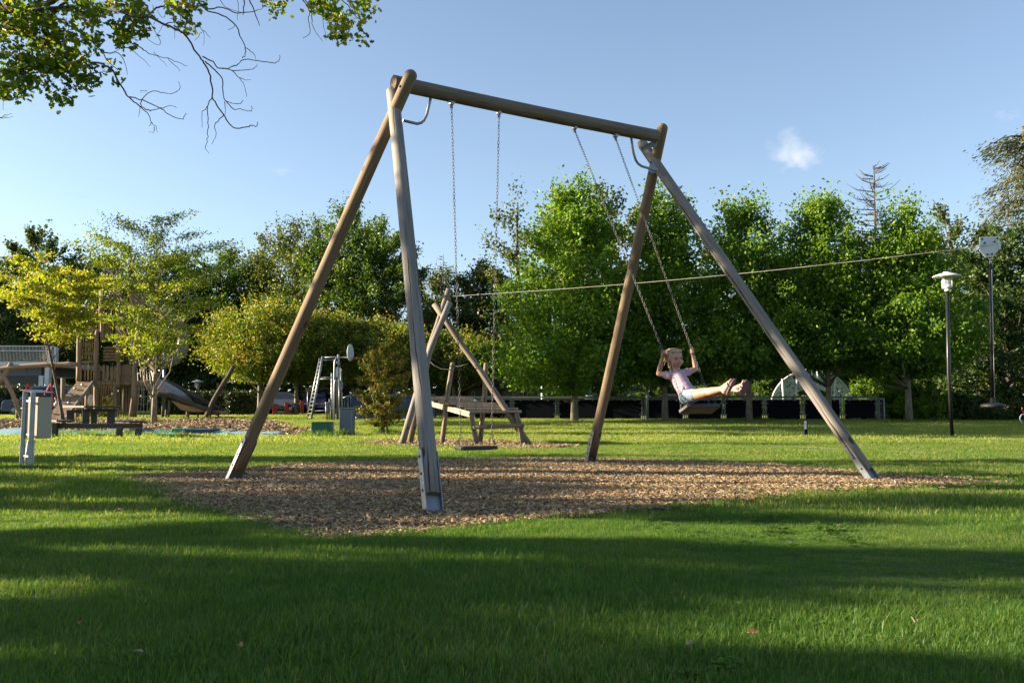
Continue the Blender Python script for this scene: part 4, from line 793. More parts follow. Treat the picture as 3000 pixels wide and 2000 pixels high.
mb=MB(); mb.tube([hp(.062,-.027,-.041),hp(.074,-.015,-.047),hp(.0785,0,-.050),hp(.074,.015,-.047),hp(.062,.027,-.041)],[.002,.0052,.0068,.0052,.002],8); part('mouth',mb,M['lips'],kid)
mb=MB(); mb.tube([hp(.0765,-.013,-.0455),hp(.0825,0,-.0475),hp(.0765,.013,-.0455)],[.0015,.0028,.0015],6); part('teeth',mb,M['teeth'],kid)
mb=MB(); mb.ball(hp(-.032,0,.030),.088,(1.0,.95,1.0),20,14,HR); mb.ball(hp(-.060,0,-.005),.070,(.8,1.0,1.05),16,12,HR); mb.ball(hp(.022,-.02,.086),.028,(1.2,1.5,.45),12,8,HR); mb.ball(hp(.022,.03,.084),.026,(1.2,1.3,.45),12,8,HR)
capsule(mb,[hp(-.085,0,-.02),hp(-.10,-.01,-.055),hp(-.105,-.02,-.085)],[.028,.022,.008],10)
hair=remeshed('hair',mb,M['hair'],kid,.005,2)
mb=MB()
for k in range(170):
    a=random.uniform(-1.9,1.9); e=random.uniform(-.2,1.45); r0=.086; s=hp(-.026+r0*.98*(-math.cos(a)*math.cos(e))*1.0,r0*.95*math.sin(a)*math.cos(e),.03+r0*math.sin(e)); back=-hf*random.uniform(.02,.05)-hu*random.uniform(.01,.07)+hl*random.gauss(0,.010)-Vector((.01,0,0))
    if random.random()<.10: back=back*1.3+Vector((random.gauss(-.02,.02),0,random.gauss(0,.02)))
    mb.tube([s,s+back*.5+hu*.006,s+back],[.0024,.0018,.0006],4,cap=False)
for k in range(60):   # front strands swept back from the forehead
    l=random.uniform(-.06,.06); s=hp(.058-abs(l)*.35,l,.066+random.gauss(0,.006)); mb.tube([s,hp(.01,l*1.2,.117-abs(l)*.35),hp(-.06,l*1.3,.110-abs(l)*.4)],[.002,.0026,.001],4,cap=False)
part('hair_strands',mb,M['hair'],hair)
mb=MB(); capsule(mb,[J(2012,1149,.06),belly,chest,chest.lerp((shoul[0]+shoul[1])/2,.5)],[.092,.083,.084,.06]); capsule(mb,[shoul[0],(shoul[0]+shoul[1])/2+Vector((0,0,-.005)),shoul[1]],[.041,.054,.041])
for k in(0,1): capsule(mb,[shoul[k],shoul[k].lerp(elb[k],.22)],[.042,.043])
remeshed('striped_shirt',mb,M['shirt'],kid,.006,2,.4)
mb=MB(); capsule(mb,[belly.lerp(hipc,.75),hipc],[.084,.086])
for k in(0,1): capsule(mb,[hips[k],hips[k].lerp(knee[k],.36)],[.072,.069])
remeshed('denim_shorts',mb,M['denim'],kid,.006,2,.4)
for k,(h_,t_,a,nrm,w_,L) in enumerate(SOLE):
    mb=MB(); ol=[]
    for q in range(28):
        t=2*math.pi*q/28; al_=math.cos(t); ww=math.sin(t)*(.034+.006*al_)*(1-.18*math.exp(-((al_+.15)/.3)**2)); ol.append((h_+t_)/2+a*al_*(L/2+.006)+w_*ww)
    mb.prism([p-nrm*.0 for p in ol],nrm*.016); sn=part('sandal',mb,M['sandal'],kid,bevel=.003)
    mb=MB(); c=(h_+t_)/2+a*.028
    for s_ in(-1,1): mb.tube([c+a*.03-nrm*.012,c-nrm*.040+w_*s_*.014,c-a*.03-nrm*.026+w_*s_*.033,c-a*.035+w_*s_*.034],[.006,.008,.008,.006],6)
    part('strap',mb,M['sandalstrap'],sn)
    mb=MB()
    for q,r_ in((.30,0),(-.28,-.012),(-.28,.012)): mb.lathe((h_+t_)/2+a*L*q+w_*r_+nrm*.0155,[(.0035,0),(.0035,.0015)],8,nrm)
    part('sole_studs',mb,M['cream'],sn)
random.seed(31)
# ------------------------------------------------------------------ helpers for things placed at a known distance
def bxp(mb,x0,x1,y0,y1,Y,dp):
    a=P(x0,y1,Y);b=P(x1,y0,Y); return mb.box(((a.x+b.x)/2,Y+dp/2,(a.z+b.z)/2),(abs(b.x-a.x),dp,abs(b.z-a.z)))
def logp(mb,pts,Y,r_,n=9,**k):
    q=[]
    for i,p in enumerate(pts): q.append(P(p[0],p[1],p[2] if len(p)>2 else Y))
    fine=[]
    for i in range(len(q)-1):
        for t in (0,.33,.66): fine.append(q[i].lerp(q[i+1],t)+Vector((random.gauss(0,r_*.06),0,random.gauss(0,r_*.04))))
    fine.append(q[-1]); m=len(fine); rr=[r_*(1.05-.12*i/m)*random.uniform(.96,1.04) for i in range(m)]; return mb.tube(fine,rr,n,**k)
def one(name,mb,mat,label,cat,group=None,bevel=0):
    """a thing that is one mesh: origin at its base"""
    vs=[Vector(v) for v in mb.v]; c=sum(vs,Vector((0,0,0)))/len(vs); c.z=min(v.z for v in vs)
    o=link(name,mb.mesh(name,mat,c),None,bevel); o.location=c; WOFF[o.name]=c; return tag(o,label,cat,group)
# ------------------------------------------------------------------ zip line and its launch platform
YZ=20.4; zl=thing('zip_line','zip line with crossed grey logs, a steel cable rising to the right','zip line',gx(1300,YZ))
for pts,mt in [([(1316,846,YZ+.1),(1262,1010,YZ+.3),(1202,1292,YZ+.7)],'log'),([(1272,890,YZ+.2),(1400,1075,YZ+.05),(1551,1304,YZ-.3)],'log'),([(1318,884,YZ-.12),(1258,1030,YZ-.25),(1178,1299,YZ-.3)],'loggrey')]:
    mb=MB(); logp(mb,[pts[2],pts[1],pts[0]],YZ,.068,14); part('log',mb,M[mt],zl)
A=P(1322,868,YZ); B=P(2871,722,12.0); D_=B-A; cab=[A+D_*t+Vector((0,0,-.18*math.sin(math.pi*min(t,1.5)/1.5)+.18*math.sin(math.pi*1/1.5)*t)) for t in np.linspace(0,1.5,24)]
mb=MB(); mb.tube(cab,.0042,6); part('cable',mb,M['cable'] if 'cable' in M else M['galv'],zl)
mb=MB(); mb.tube([cab[-1]+Vector((0,0,.25)),gz(cab[-1].x+.3,cab[-1].y-.3)],.09,12); part('end_post',mb,M['log'],zl)
mb=MB(); bxp(mb,1296,1302,860,872,YZ-.05,.12); part('cable_clamp',mb,M['galv'],zl)
mb=MB(); c=cab[5]; mb.tube([A.lerp(B,.083)+Vector((0,0,-.02)),A.lerp(B,.09)+Vector((0,0,-.02))],.03,10); part('stopper',mb,M['rubber'],zl)
tr_=thing('zip_line_swing','black disc seat on a thin pole under a white trolley plate on the cable','zip line seat',P(2906,1186,12))
YT=12.0; mb=MB(); ol=[P(x,y,YT-.015) for x,y in [(2871,694),(2928,692),(2930,728),(2909,753),(2889,754),(2871,733)]]; mb.prism(ol,Vector((0,.03,0))); tp_=part('trolley_plate',mb,M['white'],tr_,bevel=.006)
mb=MB()
for x,y in [(2877,700),(2922,698),(2885,712),(2914,708),(2893,745),(2906,744)]: mb.lathe(P(x,y,YT-.031),[(.014,0),(.014,.006),(.009,.012)],10,(0,-1,0))
part('bolts',mb,M['chain'],tp_); mb=MB(); bxp(mb,2869,2873,716,728,YT-.04,.08); bxp(mb,2927,2932,708,730,YT-.04,.08); part('guide_wheels',mb,M['white'],tp_)
mb=MB(); chain(mb,P(2901,753,YT),P(2902,775,YT),.035,.006,.014); part('chain_link',mb,M['galv'],tr_)
mb=MB(); mb.tube([P(2902,772,YT),P(2904,960,YT),P(2908,1166,YT)],.020,10); part('pole',mb,M['black'],tr_)
mb=MB(); mb.tube([P(2905,790,YT-.02),P(2914,1168,YT-.02)],.005,5); part('rope',mb,M['rope'],tr_)
c=P(2909,1188,YT); mb=MB(); mb.lathe(c,[(.02,-.028),(.12,-.03),(.148,-.018),(.152,.0),(.146,.016),(.10,.03),(.05,.034),(.034,.045),(.030,.10),(.022,.105)],28); part('disc_seat',mb,M['rubber'],tr_)
pf=thing('launch_platform','low sloping platform of grey planks with posts at the start of the zip line','platform',gx(1400,20.6))
planks=[(1376,1528,1203,1209,20.15),(1362,1519,1195,1201,20.35),(1340,1487,1188,1193,20.55),(1300,1455,1181,1186,20.75),(1284,1421,1175,1179,20.95),(1258,1388,1169,1173,21.15),(1240,1362,1163,1168,21.35)]
for i,(x0,x1,y0,y1,Y) in enumerate(planks):
    mb=MB(); a=P(x0,(y0+y1)/2,Y);b_=P(x1,(y0+y1)/2,Y); mb.box(((a.x+b_.x)/2,Y,(a.z+b_.z)/2),((b_.x-a.x)*random.uniform(.99,1.01),.185,.042),Matrix.Rotation(rad(-8),3,'X')@Matrix.Rotation(rad(random.uniform(-.6,.6)),3,'Z')); part('plank',mb,M['plank'],pf,bevel=.004)
mb=MB(); mb.bar(P(1380,1214,20.2),P(1240,1175,21.6),.06,.12); part('side_beam',mb,M['plank'],pf)
mb=MB(); mb.bar(P(1518,1214,20.2),P(1380,1176,21.6),.06,.12); part('side_beam',mb,M['plank'],pf)
for pts,r_ in [([(1295,1299,20.9),(1312,1150,20.9),(1326,1064,20.9)],.055),([(1405,1299,21.0),(1420,1160,20.9),(1424,1065,20.9)],.058),([(1397,1302,20.1),(1389,1260,20.1),(1381,1211,20.1)],.055),([(1535,1305,20.1),(1524,1250,20.1),(1513,1211,20.1)],.055)]:
    mb=MB(); logp(mb,pts,20,r_,12,dome=.5); part('post',mb,M['log'],pf)
mb=MB(); logp(mb,[(1386,1251,20.0),(1460,1249,20.0),(1536,1246,20.0)],20,.045,10); part('crossbar',mb,M['log'],pf)
mb=MB(); mb.tube([P(1532,1247,19.95),P(1534,1247,19.93)],.02,8); mb.tube([P(1388,1250,19.95),P(1390,1250,19.93)],.02,8); part('bolt_caps',mb,M['chain'],pf)
for pts in ([(1255,1054,20.5),(1273,1071,20.7),(1292,1080,20.8),(1322,1082,20.9)],[(1388,1064,20.3),(1394,1077,20.5),(1404,1085,20.7),(1421,1085,20.85)],[(1262,1046,20.5),(1300,1072,20.8),(1345,1073,20.6),(1372,1065,20.3)]):
    mb=MB(); mb.tube([P(*q) for q in pts],.011,6); part('rope',mb,M['rope'] if pts[0][0]!=1262 else M['rubber'],pf)
# ------------------------------------------------------------------ lamp posts, marker post
def lamp(px,Y,top,head,label,S_=1.0):
    b=gx(px,Y); t=thing('lamp_post',label,'lamp post',b,'park lamp posts'); H=HT(top,Y)-b.z
    mb=MB(); mb.tube([b+Vector((0,0,-.1)),b+Vector((-.04,0,H*.4)),b+Vector((0,0,H-.50*S_))],.048*S_,14); part('pole',mb,M['black'],t)
    c=b+Vector((0,0,H)); mb=MB(); mb.lathe(c,[(.34*S_,-.115*S_),(.362*S_,-.105*S_),(.34*S_,-.085*S_),(.25*S_,-.045*S_),(.14*S_,-.018*S_),(.10*S_,-.010*S_),(.09*S_,.018*S_),(.02*S_,.026*S_)],28); hd=part('lamp_hood',mb,M['white'],t)
    mb=MB(); mb.lathe(c,[(.07*S_,-.50*S_),(.075*S_,-.46*S_),(.055*S_,-.455*S_),(.055*S_,-.42*S_),(.13*S_,-.415*S_),(.135*S_,-.35*S_),(.12*S_,-.345*S_)],18); part('lamp_collar',mb,M['white'],t)
    mb=MB()
    for k in range(6): mb.lathe(c,[(.10*S_,(-.33+.042*k)*S_),(.115*S_,(-.318+.042*k)*S_),(.10*S_,(-.306+.042*k)*S_)],16)
    part('louvres',mb,M['white'],t)
    for k in range(4):
        a=k*math.pi/2+.5; mb=MB(); mb.tube([c+Vector((math.cos(a)*.15*S_,math.sin(a)*.15*S_,-.36*S_)),c+Vector((math.cos(a)*.15*S_,math.sin(a)*.15*S_,-.06*S_))],.011*S_,6); part('strut',mb,M['white'],t)
    return t
lamp(2787,24.6,799,0,'tall black lamp post with a flat white hood in the right lawn')
lamp(577,62,1113,0,'small distant lamp post with pale hood above the clipped hedge',1.15)
mk=thing('marker_post','short dark marker post with a pale label in the right lawn','post',gx(2359,24.5)); mb=MB(); Yk=24.5; b=gx(2359,Yk); mb.box(b+Vector((0,0,.24)),(.075,.075,.48)); part('post',mb,M['navy'],mk,bevel=.005)
mb=MB(); mb.box(b+Vector((-.008,-.040,.35)),(.048,.006,.22)); lb=part('pale_label',mb,M['white'],mk); mb=MB(); 
for k in range(3): mb.box(b+Vector((-.008,-.0445,.29+.055*k)),(.012,.004,.022))
part('printed_marks',mb,M['black'],lb)
# ------------------------------------------------------------------ utility cabinets
YB=9.95*1.26; ub=thing('utility_cabinet','beige meter cabinet hung between weathered steel posts at the left','cabinet',gx(95,YB))
for pts,Y,w_ in [([(63,1372),(75,1146)],YB-.05,.046),([(88,1378),(98,1147)],YB-.25,.046)]:
    mb=MB(); mb.bar(P(*pts[0],Y),P(*pts[1],Y),w_,.05); part('post',mb,M['galvdull'],ub,bevel=.004)
mb=MB(); a=P(80,1157,YB); 
bm_c=P(112,1223,YB); yaw=Matrix.Rotation(rad(-22),3,'Z'); Bw=.25;Bd=.22;Bh=.555
mb.box(bm_c,(Bw,Bd,Bh),yaw); bx_=part('cabinet_box',mb,M['cream'],ub,bevel=.006)
mb=MB()
for xx in (-.02,.115): mb.box(bm_c+yaw@Vector((xx,-Bd/2-.001,0)),(.006,.004,Bh*.98),yaw)
part('door_gap',mb,M['black'],bx_)
mb=MB(); mb.box(bm_c+yaw@Vector((-.02,-.0,Bh/2+.075)),(Bw*1.15,Bd*1.5,.012),yaw@Matrix.Rotation(rad(9),3,'Y')); part('rain_roof',mb,M['black'],ub)
for py in(1174,1272): mb=MB(); mb.bar(P(80,py,YB-.12),P(96,py,YB-.22),.02,.02); part('bracket',mb,M['galvdull'],ub)
mb=MB(); mb.bar(P(69,1334,YB-.05),P(89,1337,YB-.2),.02,.02); part('bracket',mb,M['galvdull'],ub)
for pts in ([(84,1290),(72,1370)],[(98,1288),(96,1360)],[(88,1288),(80,1368)]): mb=MB(); mb.tube([P(*pts[0],YB+.02),P(*pts[1],YB+.04)],.017,8); part('conduit',mb,M['white'],ub)
def cabinet(x0,x1,y0,by,Y,dp,mat,label,lip=True):
    b=gx((x0+x1)/2,Y); a=P(x0,y0,Y);c=P(x1,y0,Y); H=a.z-b.z; t=thing('utility_cabinet',label,'cabinet',b); W_=c.x-a.x; rz=Matrix.Rotation(rad(-3),3,'Z')
    mb=MB(); mb.box(b+Vector((0,dp/2,H/2-.02)),(W_,dp,H-.02),rz); bd=part('cabinet_body',mb,mat,t,bevel=.008)
    if lip: mb=MB(); mb.box(b+Vector((0,dp/2,H-.008)),(W_+.03,dp+.04,.03),rz); part('lid',mb,mat,t,bevel=.006)
    mb=MB(); mb.box(b+Vector((W_*.42,-.004,H*.5)),(.008,.01,H*.86),rz); part('door_seam',mb,M['black'] if not lip else M['galvdull'],bd)
    return t
cabinet(914,965,1232,0,25.4,.6,M['greenbox'],'low dark green cabinet on the lawn left of the grey cabinet',False)
cabinet(995,1034,1195,0,26.2,.35,M['greybox'],'tall blue grey cabinet right of the low green cabinet')
# ------------------------------------------------------------------ picnic table
YP=24.0; pt=thing('picnic_table','dark timber picnic table with benches on both ends at left','picnic table',gx(290,YP))
def tb(name,x0,x1,y0,y1,Y,dp,mat='tablewood',lab=None): mb=MB(); bxp(mb,x0,x1,y0,y1,Y,dp); return part(name,mb,M[mat],pt,bevel=.006)
k=6
for i in range(k):   # table top planks run front to back
    x0=246+i*(110/k); mb=MB(); a=P(x0,1188,YP-.3); b_=P(x0+110/k-1.2,1188,YP-.3); mb.prism([Vector((a.x,YP-.3,a.z)),Vector((b_.x,YP-.3,a.z)),Vector((b_.x-.0,YP-.3,a.z-.05)),Vector((a.x,YP-.3,a.z-.05))],Vector((-1.30,1.55,0))); part('table_plank',mb,M['tablewood'],pt,bevel=.004)
for x0,x1,y0,y1,Y,dp in [(150,166,1238,1288,YP-.3,.12),(339,356,1253,1280,YP-.3,.1),(394,412,1253,1281,YP-.3,.1),(240,258,1203,1242,YP,.1),(265,281,1204,1240,YP+1.0,.1),(313,333,1204,1241,YP,.1),(194,214,1208,1230,YP+1.2,.1)]: tb('leg',x0,x1,y0,y1,Y,dp)
tb('beam',156,414,1240,1254,YP-.2,.10); tb('rail',240,338,1197,1206,YP,.08); tb('rail',194,250,1200,1209,YP+1.1,.08); tb('beam',142,170,1238,1252,YP+.6,.1)
for i in range(3):
    for x0,x1 in ((165,221),(379,432)): 
        w_=(x1-x0)/3; mb=MB(); a=P(x0+i*w_,1230 if x0<200 else 1233,YP-.3); b_=P(x0+(i+1)*w_-1,1230,YP-.3); mb.prism([Vector((a.x,YP-.3,a.z)),Vector((b_.x,YP-.3,a.z)),Vector((b_.x,YP-.3,a.z-.05)),Vector((a.x,YP-.3,a.z-.05))],Vector((-1.30,1.55,0))); part('bench_plank',mb,M['tablewood'],pt,bevel=.004)
mb=MB()
for x in (264,282,300,318,330): mb.box(P(x,1189,YP-.31),(.03,.012,.014))
for x in (183,195,205,400,412): mb.box(P(x,1232,YP-.31),(.022,.012,.012))
part('bolt_heads',mb,M['chain'],pt)
# ------------------------------------------------------------------ teal tarpaulin / deflated bounce mat
def tarp(x0,x1,ya,yb,mat,label,seed,h=.10,nx=60):
    Y0=float(G(x0,yb).y);Y1=float(G(x0,ya).y); mb=MB(); ny=9; vs=[]; xa=P(x0,1270,(Y0+Y1)/2).x; xb=P(x1,1270,(Y0+Y1)/2).x
    X=np.linspace(xa,xb,nx)
    for j in range(ny):
        yy=Y0+(Y1-Y0)*j/(ny-1); nz=vnoise(X,np.full(nx,yy*1.0),2.2,seed)*.5+vnoise(X,np.full(nx,yy*2),6.,seed+1)*.3
        e=math.sin(math.pi*(j+.25)/(ny-.5))
        for i in range(nx): vs.append(Vector((X[i]+.05*nz[i],yy+.18*nz[i],float(zg(yy))+.012+max(0,h*e*(.75+.6*nz[i])*min(1,(min(i,nx-1-i)+.3)/4)))))
    mb.add(vs,[(j*nx+i,j*nx+i+1,(j+1)*nx+i+1,(j+1)*nx+i) for j in range(ny-1) for i in range(nx-1)],True); o=one('tarpaulin',mb,mat,label,'tarpaulin','sheets of a deflated bounce mat'); s=o.modifiers.new('thick','SOLIDIFY'); s.thickness=.01; return o
M['teal']=surf('teal_tarp',(.03,.22,.20),.35,0,.3,1.2,.25,9,speck=(.20,.40,.42)); M['green']=surf('green_tarp',(.01,.16,.09),.4,0,.2,1,.2,9); M['palet']=surf('pale_blue_tarp',(.20,.36,.40),.35,0,.35,2.5,.3,12,speck=(.05,.2,.3)); M['navyt']=surf('navy_tarp',(.015,.05,.10),.45,0,.2,2,.1)
tarp(-260,150,1266,1277,M['palet'],'crumpled pale blue tarpaulin end behind the meter cabinet',3,.16)
tarp(150,450,1268,1276,M['teal'],'flat teal tarpaulin behind the picnic table',5,.12)
tarp(445,700,1268,1275,M['teal'],'smooth teal tarpaulin edge right of the picnic table',8,.13)
tarp(640,835,1269,1277,M['palet'],'crumpled pale tarpaulin end behind the left swing leg',11,.08)
mb=MB(); a=P(355,1267,26.6);b_=P(390,1256,26.8);c_=P(415,1256,27);d_=P(432,1268,26.8); mb.prism([a,b_,c_,d_],Vector((0,.8,0))); one('folded_mat',mb,M['navyt'],'dark blue folded mat bulging behind the picnic bench','mat',bevel=.03)
mb=MB(); a=P(548,1264,27);b_=P(633,1259,27.2); mb.box((a+b_)/2+Vector((0,0,.0)),((b_-a).length,.9,.12)); one('folded_mat',mb,M['navyt'],'thin dark blue mat with a green band beside the left swing leg','mat',bevel=.02)
mb=MB(); a=P(520,1262,27.3);b_=P(580,1259,27.4); mb.box((a+b_)/2+Vector((0,-.3,.02)),((b_-a).length,.5,.10)); one('folded_mat',mb,M['green'],'green mat piece lying left of the thin blue mat','mat',bevel=.02)
# ------------------------------------------------------------------ play tower
YW=48.5; tw=thing('play_tower','tall rustic timber play tower with ragged boards, deck and climbing ramp','play tower',gx(330,YW))
def board(x0,x1,y0,y1,Y,mat='towerwood',dp=.05,name='board',tilt=0,top=0):
    a=P(x0,y1,Y);b_=P(x1,y0,Y); w_=(b_.x-a.x); h=b_.z-a.z; c=Vector(((a.x+b_.x)/2,Y,(a.z+b_.z)/2)); R=Matrix.Rotation(rad(tilt+random.uniform(-1,1)),3,'Y'); j=random.uniform(-.06,.06)*h*.3
    mb=MB(); ol=[c+R@Vector(v) for v in((-w_/2,0,-h/2),(w_/2,0,-h/2),(w_/2,0,h/2-abs(j)-top*.1),(0,0,h/2+.04),(-w_/2,0,h/2-abs(j)*.4))]; mb.prism(ol,Vector((0,dp,0))); return part(name,mb,M[mat],tw)
def logt(pts,r_,Y=YW,mat='towerwood',name='post',parent=None,**k): mb=MB(); logp(mb,pts,Y,r_,10,**k); return part(name,mb,M[mat],parent or tw)
n_=9   # tall pale yellow boards, left
for i in range(n_): board(242+i*5.4,246.8+i*5.4,906+random.uniform(-8,10)-(10 if 3<i<7 else 0),1054,YW+.3,'toweryellow')
for y in (965,1007,1036): board(242,290,y-2,y+2,YW+.24,'towerwood',.04,'cross_board')
for i in range(5): board(246+i*9,251+i*9,1066,1113,YW+.5,'toweryellow' if i%2 else 'towerwood')
logt([(231,1117),(231,1045),(232,970)],.13,dome=.6); logt([(281,1117),(281,1050),(285,970)],.11,dome=.6); logt([(240,1061),(262,1059),(279,1060)],.07,name='rail')
for i in range(4): board(303+i*6,308.5+i*6,858+random.uniform(-14,10)+i*2,985,YW+.5)
for i in range(6): board(301+i*7.5,307.5+i*7.5,790+random.uniform(-20,40),870,YW+.7,tilt=random.uniform(-3,3))
for i in range(5): board(328+i*7.5,334.5+i*7.5,840+random.uniform(-16,26),1000,YW+.8,tilt=random.uniform(-2,2))
for i in range(5): board(302+i*4.8,306.2+i*4.8,931+random.uniform(-4,4),1000,YW+.25)
for i in range(12): board(345+i*7.2,351.3+i*7.2,905+random.uniform(-60,30)+(i*4),1056,YW+.9+.1*(i%2),tilt=random.uniform(-1.5,1.5))
for i in range(12): board(372+i*6.5,377.8+i*6.5,795+random.uniform(-18,30),900,YW+1.4,tilt=random.uniform(-3,3))
logt([(294,925),(298,860),(303,800)],.10,dome=.6); logt([(300,1000),(298,905),(301,830)],.10); logt([(346,1060),(347,960),(352,880)],.11); logt([(388,1062),(404,975),(410,905)],.10,Y=YW-.2)
logt([(393,800),(389,770),(398,742)],.07,mat='log'); logt([(447,830),(452,785),(458,742)],.06,mat='log'); logt([(358,818),(352,790),(361,765)],.06,mat='log')
logt([(440,1060),(425,960),(420,870)],.10,Y=YW+.8)
for i,x in enumerate((284,297,309,322,333)): board(x,x+9.5,1072+random.uniform(-3,3),1112,YW+.05)
for i in range(5): board(302+ (0),342,1016+i*9,1021+i*9,YW+.7,'towerwood',.04,'cross_board')
for i in range(6): board(350,386,1070+i*7.4,1076.4+i*7.4,YW+.02,'towerwood',.05,'side_plank')
mb=MB(); bxp(mb,271,400,1116,1127,YW-.05,3.0); part('deck',mb,M['towerwood'],tw,bevel=.02)
for i in range(11): mb=MB(); bxp(mb,272+i*11.6,283+i*11.6,1113.5,1116,YW-.1,3.1); part('deck_plank',mb,M['towerwood'],tw)
logt([(281,1228),(281,1180),(281,1126)],.12); logt([(338,1226),(338,1180),(338,1126)],.12); logt([(347,1135),(347,1100),(348,1060)],.1,Y=YW-.1)
logt([(383,1229),(391,1160),(396,1060)],.13,Y=YW-.15); logt([(395,1229),(402,1180),(404,1130)],.09,Y=YW+.4); logt([(226,1228),(226,1150),(232,1112)],.11,Y=YW+.5); logt([(253,1226),(254,1150)],.10,Y=YW+.8); logt([(312,1186),(325,1168),(334,1158)],.07,Y=YW-.05,name='brace'); logt([(285,1222),(300,1208),(312,1195)],.10,Y=YW-.05,name='brace')
for i in range(6): board(345+i*7,351.6+i*7,1129,1223,YW+.5)
for i in range(8): board(285+i*7,291.6+i*7,1128,1222,YW+2.6)
for i in range(5): board(236+i*9,244.6+i*9,1130+i,1222,YW+2.2)
mb=MB(); bxp(mb,298,331,1163,1222,YW+1.2,.05); yp=part('yellow_panel',mb,M['yellow'],tw); mb=MB()
for x,y in [(304,1170),(303,1175),(304,1181),(308,1170),(309,1176),(309,1213),(306,1217),(312,1217),(325,1171)]: mb.lathe(P(x,y,YW+1.19),[(.05,0),(.05,.012)],10,(0,-1,0))
part('holes',mb,M['black'],yp)
mb=MB(); mb.ball(P(266,1173,YW+.5),.34,(.45,.45,1),14,10); part('white_punch_bag',mb,M['white'],tw)
logt([(382,1060),(408,1061),(436,1066)],.14,Y=YW-.1,mat='log',name='rail'); 
# climbing ramp of boards with grips
ra=[P(227,1116,YW-.1),P(270,1116,YW-.1),P(186,1232,YW-2.6),P(132,1232,YW-2.6)]
ra[2].z=ra[3].z=float(zg(YW-2.6))+.02; rp=thing('climbing_ramp','steep board ramp with climbing grips leaning on the tower deck','climbing ramp',(ra[2]+ra[3])/2)
k=15
for i in range(k):
    q0=i/k;q1=(i+.93)/k; L0=ra[0].lerp(ra[3],q0);R0=ra[1].lerp(ra[2],q0);L1=ra[0].lerp(ra[3],q1);R1=ra[1].lerp(ra[2],q1); nn=(R0-L0).cross(L1-L0).normalized(); nn=nn if nn.z<0 else -nn; mb=MB(); mb.prism([L0,R0,R1,L1],nn*.04); part('ramp_board',mb,M['towerwood'],rp)
mb=MB(); mb.bar(ra[1]+Vector((.05,0,-.05)),ra[2]+Vector((.05,0,-.05)),.07,.2); part('side_beam',mb,M['plank'],rp)
for x,y in [(245,1131),(222,1142),(207,1159),(223,1163),(180,1183),(202,1186),(152,1215)]:
    q=(y-1116)/116; c=ra[0].lerp(ra[3],q).lerp(ra[1].lerp(ra[2],q),min(1,max(0,(x-proj(ra[0].lerp(ra[3],q))[0])/48))); mb=MB(); mb.ball(c+Vector((0,-.05,.05)),.09,(1,.6,.7),9,6); part('climbing_grip',mb,M['galvdull'],rp)
# rope net
rn=thing('rope_net','climbing rope net on the right side of the play tower','rope net',gx(420,YW)); mb=MB()
for i in range(5): mb.tube([P(402+i*9,1080,YW+.3+.1*i),P(404+i*9+random.uniform(-4,4),1150,YW+.3),P(400+i*10,1222,YW+.2)],.022,5)
for y in (1092,1114,1136,1158,1180,1202): mb.tube([P(402,y,YW+.3),P(420,y+6,YW+.3),P(440,y-2,YW+.6)],.02,5)
part('ropes',mb,M['rope'],rn)
# slides
sl=thing('funnel_slide','wide steel funnel slide running down right from the play tower','slide',gx(560,YW)); Ys=YW
TPS=[(440,1080,1152),(457,1102,1152),(480,1108,1159),(505,1124,1167),(530,1141,1174),(558,1164,1180)]
mb=MB(); m_=len(TPS); vs=[]
for x,yt,yb in TPS:
    a=P(x,yt,Ys+.9);b_=P(x+3,yb,Ys-.3)
    for j in range(9): q=j/8; p=a.lerp(b_,q); p.y+=.55*math.sin(math.pi*q)*.6; p.z-=.12*math.sin(math.pi*q); vs.append(p)
mb.add(vs,[(i*9+j,i*9+j+1,(i+1)*9+j+1,(i+1)*9+j) for i in range(m_-1) for j in range(8)],True); o=part('slide_trough',mb,M['chrome'],sl); s=o.modifiers.new('t','SOLIDIFY'); s.thickness=.02
mb=MB()
for x,yt,yb in TPS[1:]: mb.tube([P(x,yt,Ys+.85),P(x+1,(yt+yb)/2,Ys+.9),P(x+3,yb,Ys-.33)],.018,5)
part('seams',mb,M['galv'],o)
for pts,Y in (([(452,1099),(520,1133),(590,1170),(655,1203)],Ys+1.0),([(452,1150),(500,1158),(560,1182),(606,1199),(640,1212)],Ys-.45)): mb=MB(); logp(mb,pts,Y,.12,12); part('side_log',mb,M['barkdark'],sl)
mb=MB(); mb.prism([P(500,1172,Ys-.3),P(575,1196,Ys-.3),P(620,1206,Ys-.3),P(565,1206,Ys-.3),P(530,1200,Ys-.3)],Vector((0,1.2,0))); part('under_panel',mb,M['tan'],sl)
mb=MB(); mb.prism([P(575,1197,Ys-.4),P(650,1206,Ys-.4),P(652,1211,Ys-.4),P(578,1203,Ys-.4)],Vector((0,1.2,0))); part('slide_outrun',mb,M['tan'],sl)
for x,y0,Y in [(478,1163,Ys),(496,1173,Ys-.2),(553,1206,Ys),(581,1206,Ys),(617,1210,Ys),(641,1208,Ys),(487,1200,Ys+1.4),(548,1205,Ys+1.4)]: mb=MB(); a=P(x,y0,Y); mb.tube([gz(a.x-.02,Y),a],.06 if x<500 else .05,8); part('leg',mb,M['log'],sl)
tl=thing('tilted_log','tilted log post standing against the end of the steel slide','log',gx(601,Ys-.6)); mb=MB(); logp(mb,[(601,1226),(622,1180),(650,1130),(670,1100),(686,1070)],Ys-.6,.12,12); part('log',mb,M['barkdark'],tl); mb=MB(); bxp(mb,634,640,1121,1150,Ys-.4,.12); bxp(mb,643,655,1140,1150,Ys-.4,.3); part('wood_block',mb,M['logbrown'],tl)
M['tubesteel']=surf('dull_tube_steel',(.20,.17,.13),.5,.3,.2,3,.02)
